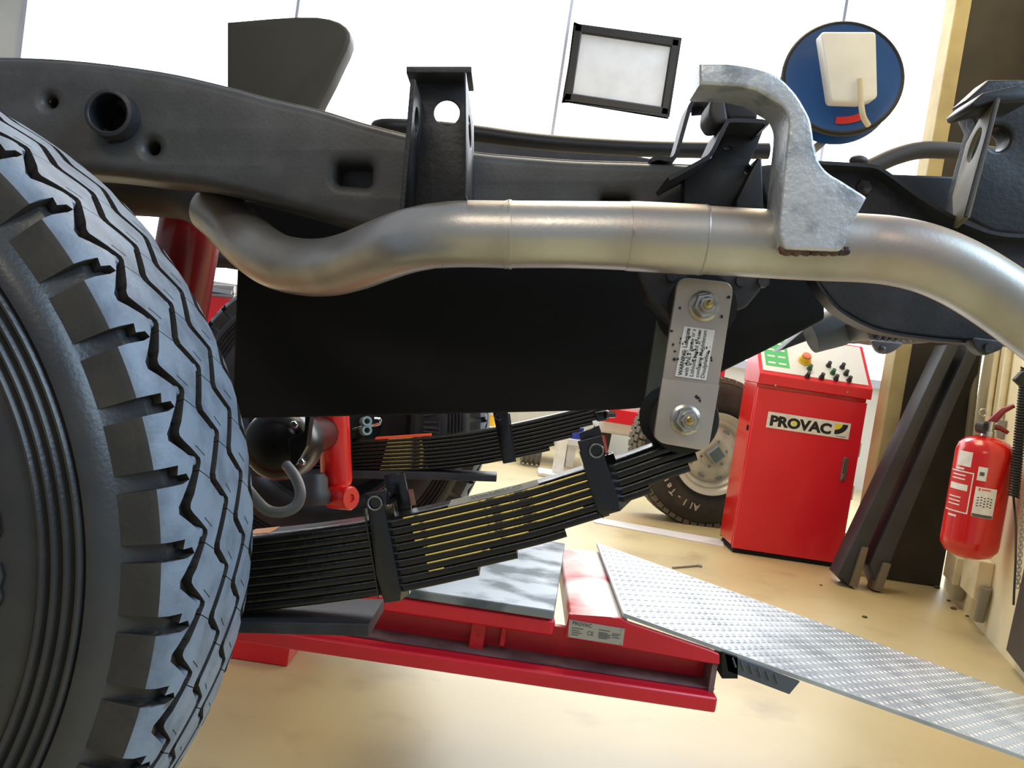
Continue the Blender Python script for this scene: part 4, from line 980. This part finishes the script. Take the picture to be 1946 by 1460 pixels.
# chain, coiled hose and dark board at the right edge
mb = MB(); pts = []
for i in range(0, 420):
    t = i/420; p = WR(1950-t*24, 700+t*245, .04); a = i*2*PI/9; pts.append(p+(WN*math.cos(a)+WT*math.sin(a))*.014)
mb.tube(pts, .0036, 6); co = mb.build('coiled_hose', m_rubber, None, smooth=60); tag(co, 'black coiled air hose hanging on wall right of the extinguisher', 'hose')
mb = MB(); mb.tube([WR(x, y, .03) for x, y in ((1926, 944), (1931, 1000), (1930, 1070), (1926, 1150))], .0035, 8); mb.build('straight_hose', m_rubber, co)
ch = empty('hanging_chain', WR(1940, 940, .03)); tag(ch, 'thin steel chain hanging on wall beside the coiled hose', 'chain')
for i in range(26):
    p = WR(1948-i*.55, 930+i*7.3, .028); a = WN if i % 2 else WT; up = Vector((0, 0, 1)); mb = MB()
    mb.tube([p+a*math.cos(t)*.0055+up*math.sin(t)*.010 for t in [2*PI*k/10 for k in range(11)]], .0016, 5, cap=False); mb.build('link', m_greysteel, ch, smooth=60)
bd = MB(); a = G(1908, 1236); bd.prism([WR(1912, 1235, .03), WR(1946, 1080, .03), WR(1990, 1090, .03), WR(1985, 1330, .03)], -WN*.02); tag(bd.build('leaning_board', m_dkgrey, None), 'dark board leaning at the wall foot in the right corner', 'board')
mb = MB(); hk = WR(1946, 722, .2); mb.prism([P(1930, 722, 2.2), P(1944, 706, 2.2), P(1985, 700, 2.2), P(1985, 735, 2.2), P(1944, 735, 2.2)], FWD*.02)
tag(mb.build('hose_nozzle', m_rubber, None, bevel=.003), 'black tip of a hanging tool at the right picture edge', 'tool')

# ================================================================== dark panel and leaning beams
mb = MB(); mb.box((1.70, 3.61, 1.25), (.28, .03, 2.5)); tag(mb.build('steel_panel', m_greyp, None, bevel=.004), 'tall dark grey steel panel standing upright behind the leaning beams', 'panel')
def beam(px, lip_, label):
    r0 = empty('steel_beam', P(px[0][0], px[0][1], 3.42)); tag(r0, label, 'beam', 'steel beams leaning by the wall')
    mb = MB(); PL(mb, px, 3.38, .10, .004); mb.build('channel', m_steelbeam, r0)
    mb = MB(); PL(mb, lip_, 3.365, .07, .002); mb.build('end_lip', m_beamlip, r0)
beam([(1593, 1092), (1741, 780), (1800, 655), (1824, 655), (1765, 780), (1642, 1060), (1618, 1118)], [(1640, 1040), (1651, 1042), (1630, 1118), (1616, 1114)], 'left of the two dark steel beams, nearest the red cabinet')
beam([(1652, 1075), (1785, 780), (1843, 655), (1866, 655), (1811, 780), (1690, 1075), (1672, 1126)], [(1680, 1070), (1694, 1073), (1676, 1126), (1660, 1122)], 'right of the two dark steel beams, nearest the extinguisher')

# ================================================================== cable reel overhead
rl = P(1600, 150, 3.2); reel = empty('cable_reel', rl); tag(reel, 'blue cable reel with red label hanging high before bright windows', 'cable reel')
raxis = (FWD+UP*-.10+RT*.12).normalized()
mb = MB(); mb.lathe([(0, .001), (0, .17), (-.01, .195), (-.012, .203), (.0, .206), (.012, .2), (.02, .17), (.09, .16), (.10, .205), (.11, .20), (.11, .001)], rl, raxis, 56); mb.build('drum', m_blue, reel, smooth=40)
mb = MB(); mb.lathe([(-.014, .199), (-.018, .205), (-.010, .212), (.004, .212), (.006, .204)], rl, raxis, 56); mb.build('drum_rim', m_rubber, reel, smooth=50)
rx = (RT-raxis*RT.dot(raxis)).normalized(); ry = rx.cross(raxis); ry = ry if ry.dot(UP) > 0 else -ry
mb = MB(); a_ = [math.radians(-100+i*4) for i in range(9)]
vs = [rl-raxis*.004+(rx*math.cos(a)+ry*math.sin(a))*r for r in (.142, .168) for a in a_]
mb.add(vs, [(i, i+1, 10+i, 9+i) for i in range(8)]); mb.build('red_label', m_label, reel, smooth=0)
mb = MB(); PL(mb, rc([(1560, 60), (1665, 60), (1668, 186), (1640, 194), (1580, 192)], 8), 3.08, .06, .006); mb.build('mounting_arm', m_panel, reel)
mb = MB(); mb.tube([P(*p) for p in cat([(1634, 150, 3.06), (1636, 190, 3.06), (1640, 220, 3.06), (1650, 238, 3.08)], 4)], .010, 12); mb.build('cable', m_cable, reel, smooth=60)
mb = MB(); PL(mb, [(1547, 274), (1582, 246), (1596, 250), (1552, 290)], 3.3, .03, .003); mb.build('strut', m_greysteel, reel)

# ================================================================== things in the far bay
wb = empty('framed_board', VY(1172, 140, 6.57)); tag(wb, 'black framed white board hanging high on the bright far wall', 'board')
q = [VY(1070, 60, 6.5), VY(1276, 60, 6.5), VY(1276, 208, 6.5), VY(1070, 190, 6.5)]
bx0, bx1 = VY(1070, 196, 6.5).x, VY(1274, 206, 6.5).x; bz0 = VY(1172, 202, 6.5).z; bz1 = bz0+.55
mb = MB()
for (x, z, sx_, sz_) in (((bx0+bx1)/2, bz0+.03, bx1-bx0, .06), ((bx0+bx1)/2, bz1-.03, bx1-bx0, .06), (bx0+.03, (bz0+bz1)/2, .06, bz1-bz0), (bx1-.03, (bz0+bz1)/2, .06, bz1-bz0)): mb.box((x, 6.575, z), (sx_, .05, sz_))
mb.build('board_frame', m_black, wb, bevel=.01)
mb = MB(); mb.box(((bx0+bx1)/2, 6.58, (bz0+bz1)/2), (bx1-bx0-.1, .02, bz1-bz0-.1)); mb.build('board_face', m_panel, wb, smooth=0)
# white car nose, stand, arm, coil, tubs
wc = empty('white_car', (0.81, 5.8, 0)); tag(wc, 'white car parked in the far bay beyond the leaf spring', 'car')
mb = MB(); prof_ = [(5.45, .25), (5.42, .42), (5.45, .62), (5.55, .72), (5.8, .78), (6.1, .82), (6.1, .25)]
mb.prism([(.56, y, z) for y, z in prof_], (.50, 0, 0)); mb.build('body', m_carw, wc, bevel=.03)
mb = MB(); mb.box((.80, 5.42, .36), (.44, .05, .05)); mb.box((.68, 5.43, .54), (.12, .03, .08)); mb.build('grille', m_dkgrey, wc, bevel=.01)
for x in (.62, .98):
    mb = MB(); mb.lathe([(0, .001), (0, .18), (.01, .3), (.07, .3), (.08, .18), (.08, .001)], (x-.03, 5.85, .3), (1, 0, 0), 32); mb.build('wheel', m_darktyre, wc)
tp_ = empty('two_post_lift', G(1315, 935)); tag(tp_, 'red two-post lift with low arm behind the tan-rimmed wheel', 'car lift')
pc = G(1322, 935); mb = MB(); mb.box(pc+Vector((0, .1, .42)), (.13, .16, .84)); mb.box(pc+Vector((0, .1, .01)), (.3, .3, .02)); mb.build('column', m_lift, tp_, bevel=.006)
arm = MB(); za = hit(1190, 792, (0, pc.y, 0), (0, 1, 0)).z; xa = VY(1118, 790, pc.y).x
arm.box(Vector(((xa+pc.x)/2, pc.y-.03, za)), (pc.x-xa, .1, .085)); arm.build('swing_arm', m_lift, tp_, bevel=.006)
mb = MB(); mb.lathe([(0, .001)]+[(.014*i, .046+.014*(i % 2)) for i in range(1, 10)]+[(.13, .001)], G(1000, 884)+Vector((-.05, 0, .062)), (1, .1, 0), 24)
tag(mb.build('coil_spring', m_ring, None, smooth=50), 'small grey coil spring lying under the far leaf spring', 'coil spring')
st = empty('axle_stand', G(1058, 905)); tag(st, 'chipped white axle stand post beyond the far leaf spring', 'stand')
mb = MB(); p_ = G(1058, 905); mb.box(p_+Vector((0, 0, .16)), (.06, .06, .32)); mb.build('post', m_white, st, bevel=.004)
mb = MB(); mb.box(p_+Vector((0, 0, .01)), (.22, .2, .02)); mb.build('base_plate', m_white, st, bevel=.004)
bn = empty('white_bench', (-.05, 5.7, 0)); tag(bn, 'low white bench beyond the far tyre and leaf spring', 'bench')
zb = VY(1000, 822, 5.5).z; xb0, xb1 = VY(880, 822, 5.5).x, VY(1108, 822, 5.5).x
mb = MB(); mb.box(((xb0+xb1)/2, 5.71, zb-.02), (xb1-xb0, .42, .04)); mb.build('bench_top', m_panel, bn, bevel=.004)
for x in (xb0+.05, xb1-.05):
    for y in (5.55, 5.86): mb = MB(); mb.box((x, y, (zb-.04)/2), (.05, .05, zb-.04)); mb.build('leg', m_panel, bn, bevel=.003)
p_ = VY(928, 812, 5.6); mb = MB(); mb.lathe([(0, .001), (0, .045), (.06, .055), (.06, .05), (.01, .04)], Vector((p_.x, 5.6, zb)), (0, 0, 1), 24)
tag(mb.build('yellow_bucket', m_yellow, None), 'small yellow tub standing on the white bench', 'tub')
p_ = VY(1092, 812, 5.6); mb = MB(); mb.lathe([(0, .001), (0, .055), (.005, .06), (.07, .06), (.075, .05), (.075, .001)], Vector((p_.x, 5.6, zb)), (0, 0, 1), 28)
tag(mb.build('blue_tin', m_bluebin, None, smooth=40), 'blue tin standing on the white bench', 'tin')
# bits glimpsed between the tyre and the tank shield
tr = empty('tool_trolley', P(420, 590, 3.4)); tag(tr, 'red tool trolley glimpsed left of the tank shield', 'trolley')
c = P(414, 575, 3.4); mb = MB(); mb.box(c+Vector((0, 0, -.03)), (.22, .2, .10)); mb.build('drawer_unit', m_lift, tr, bevel=.005)
mb = MB(); mb.box(Vector((c.x, c.y, (c.z-.08)/2)), (.2, .18, c.z-.08)); mb.build('cupboard', m_panel, tr, bevel=.005)
mb = MB(); mb.box(c+Vector((0, -.1, .045)), (.16, .015, .015)); mb.build('handle', m_chrome, tr)
for y, r in ((548, .016), (562, .012)):
    mb = MB(); mb.tube([P(330, y-2, 3.35), P(400, y, 3.35), P(446, y+3, 3.35)], r, 12); mb.build('loose_tube', m_greysteel, tr, smooth=60)  # grey tubes resting on the trolley, not rails of it
mb = MB(); mb.tube([P(280, 498, 1.9), P(380, 490, 1.9), P(430, 492, 1.9), P(480, 500, 1.9)], .02, 14); mb.build('far_pipe', m_black, truck, smooth=60)  # dark far bar, built as a pipe of the truck
gt = G(470, 690, .358); tw = dup(spare, None, gt-Vector((sc0.x, sc0.y, sc0.z))); tw['label'] = 'dark all-terrain wheel glimpsed between the near tyre and tank shield'
# floor oddments
mb = MB(); a, b = G(1278, 1081), G(1326, 1077); mb.tube([a+Vector((0, 0, .004)), b+Vector((0, 0, .004))], .0035, 8); mb.lathe([(0, .004), (0, .011), (.007, .011), (.007, .004)], b+Vector((.006, 0, 0)), (0, 0, 1), 12)
tag(mb.build('eye_bolt', m_greysteel, None), 'thin steel eye bolt lying on floor behind the ramp', 'bolt')
for i, (x, y) in enumerate(((1643, 1174), (1560, 1113), (1812, 1158), (1848, 1160), (1803, 1143), (1838, 1172), (1780, 1118))):
    p = G(x, y); mb = MB(); r = (.008, .005, .010, .008, .007, .006, .012)[i]; mb.sphere(p+Vector((0, 0, r*.35)), r, 7, sc=(1.2, 1, .5))
    tag(mb.build('floor_debris', m_grit, None, smooth=0), 'small dark scrap on the cream floor near the right wall', 'debris', 'scraps on the floor')
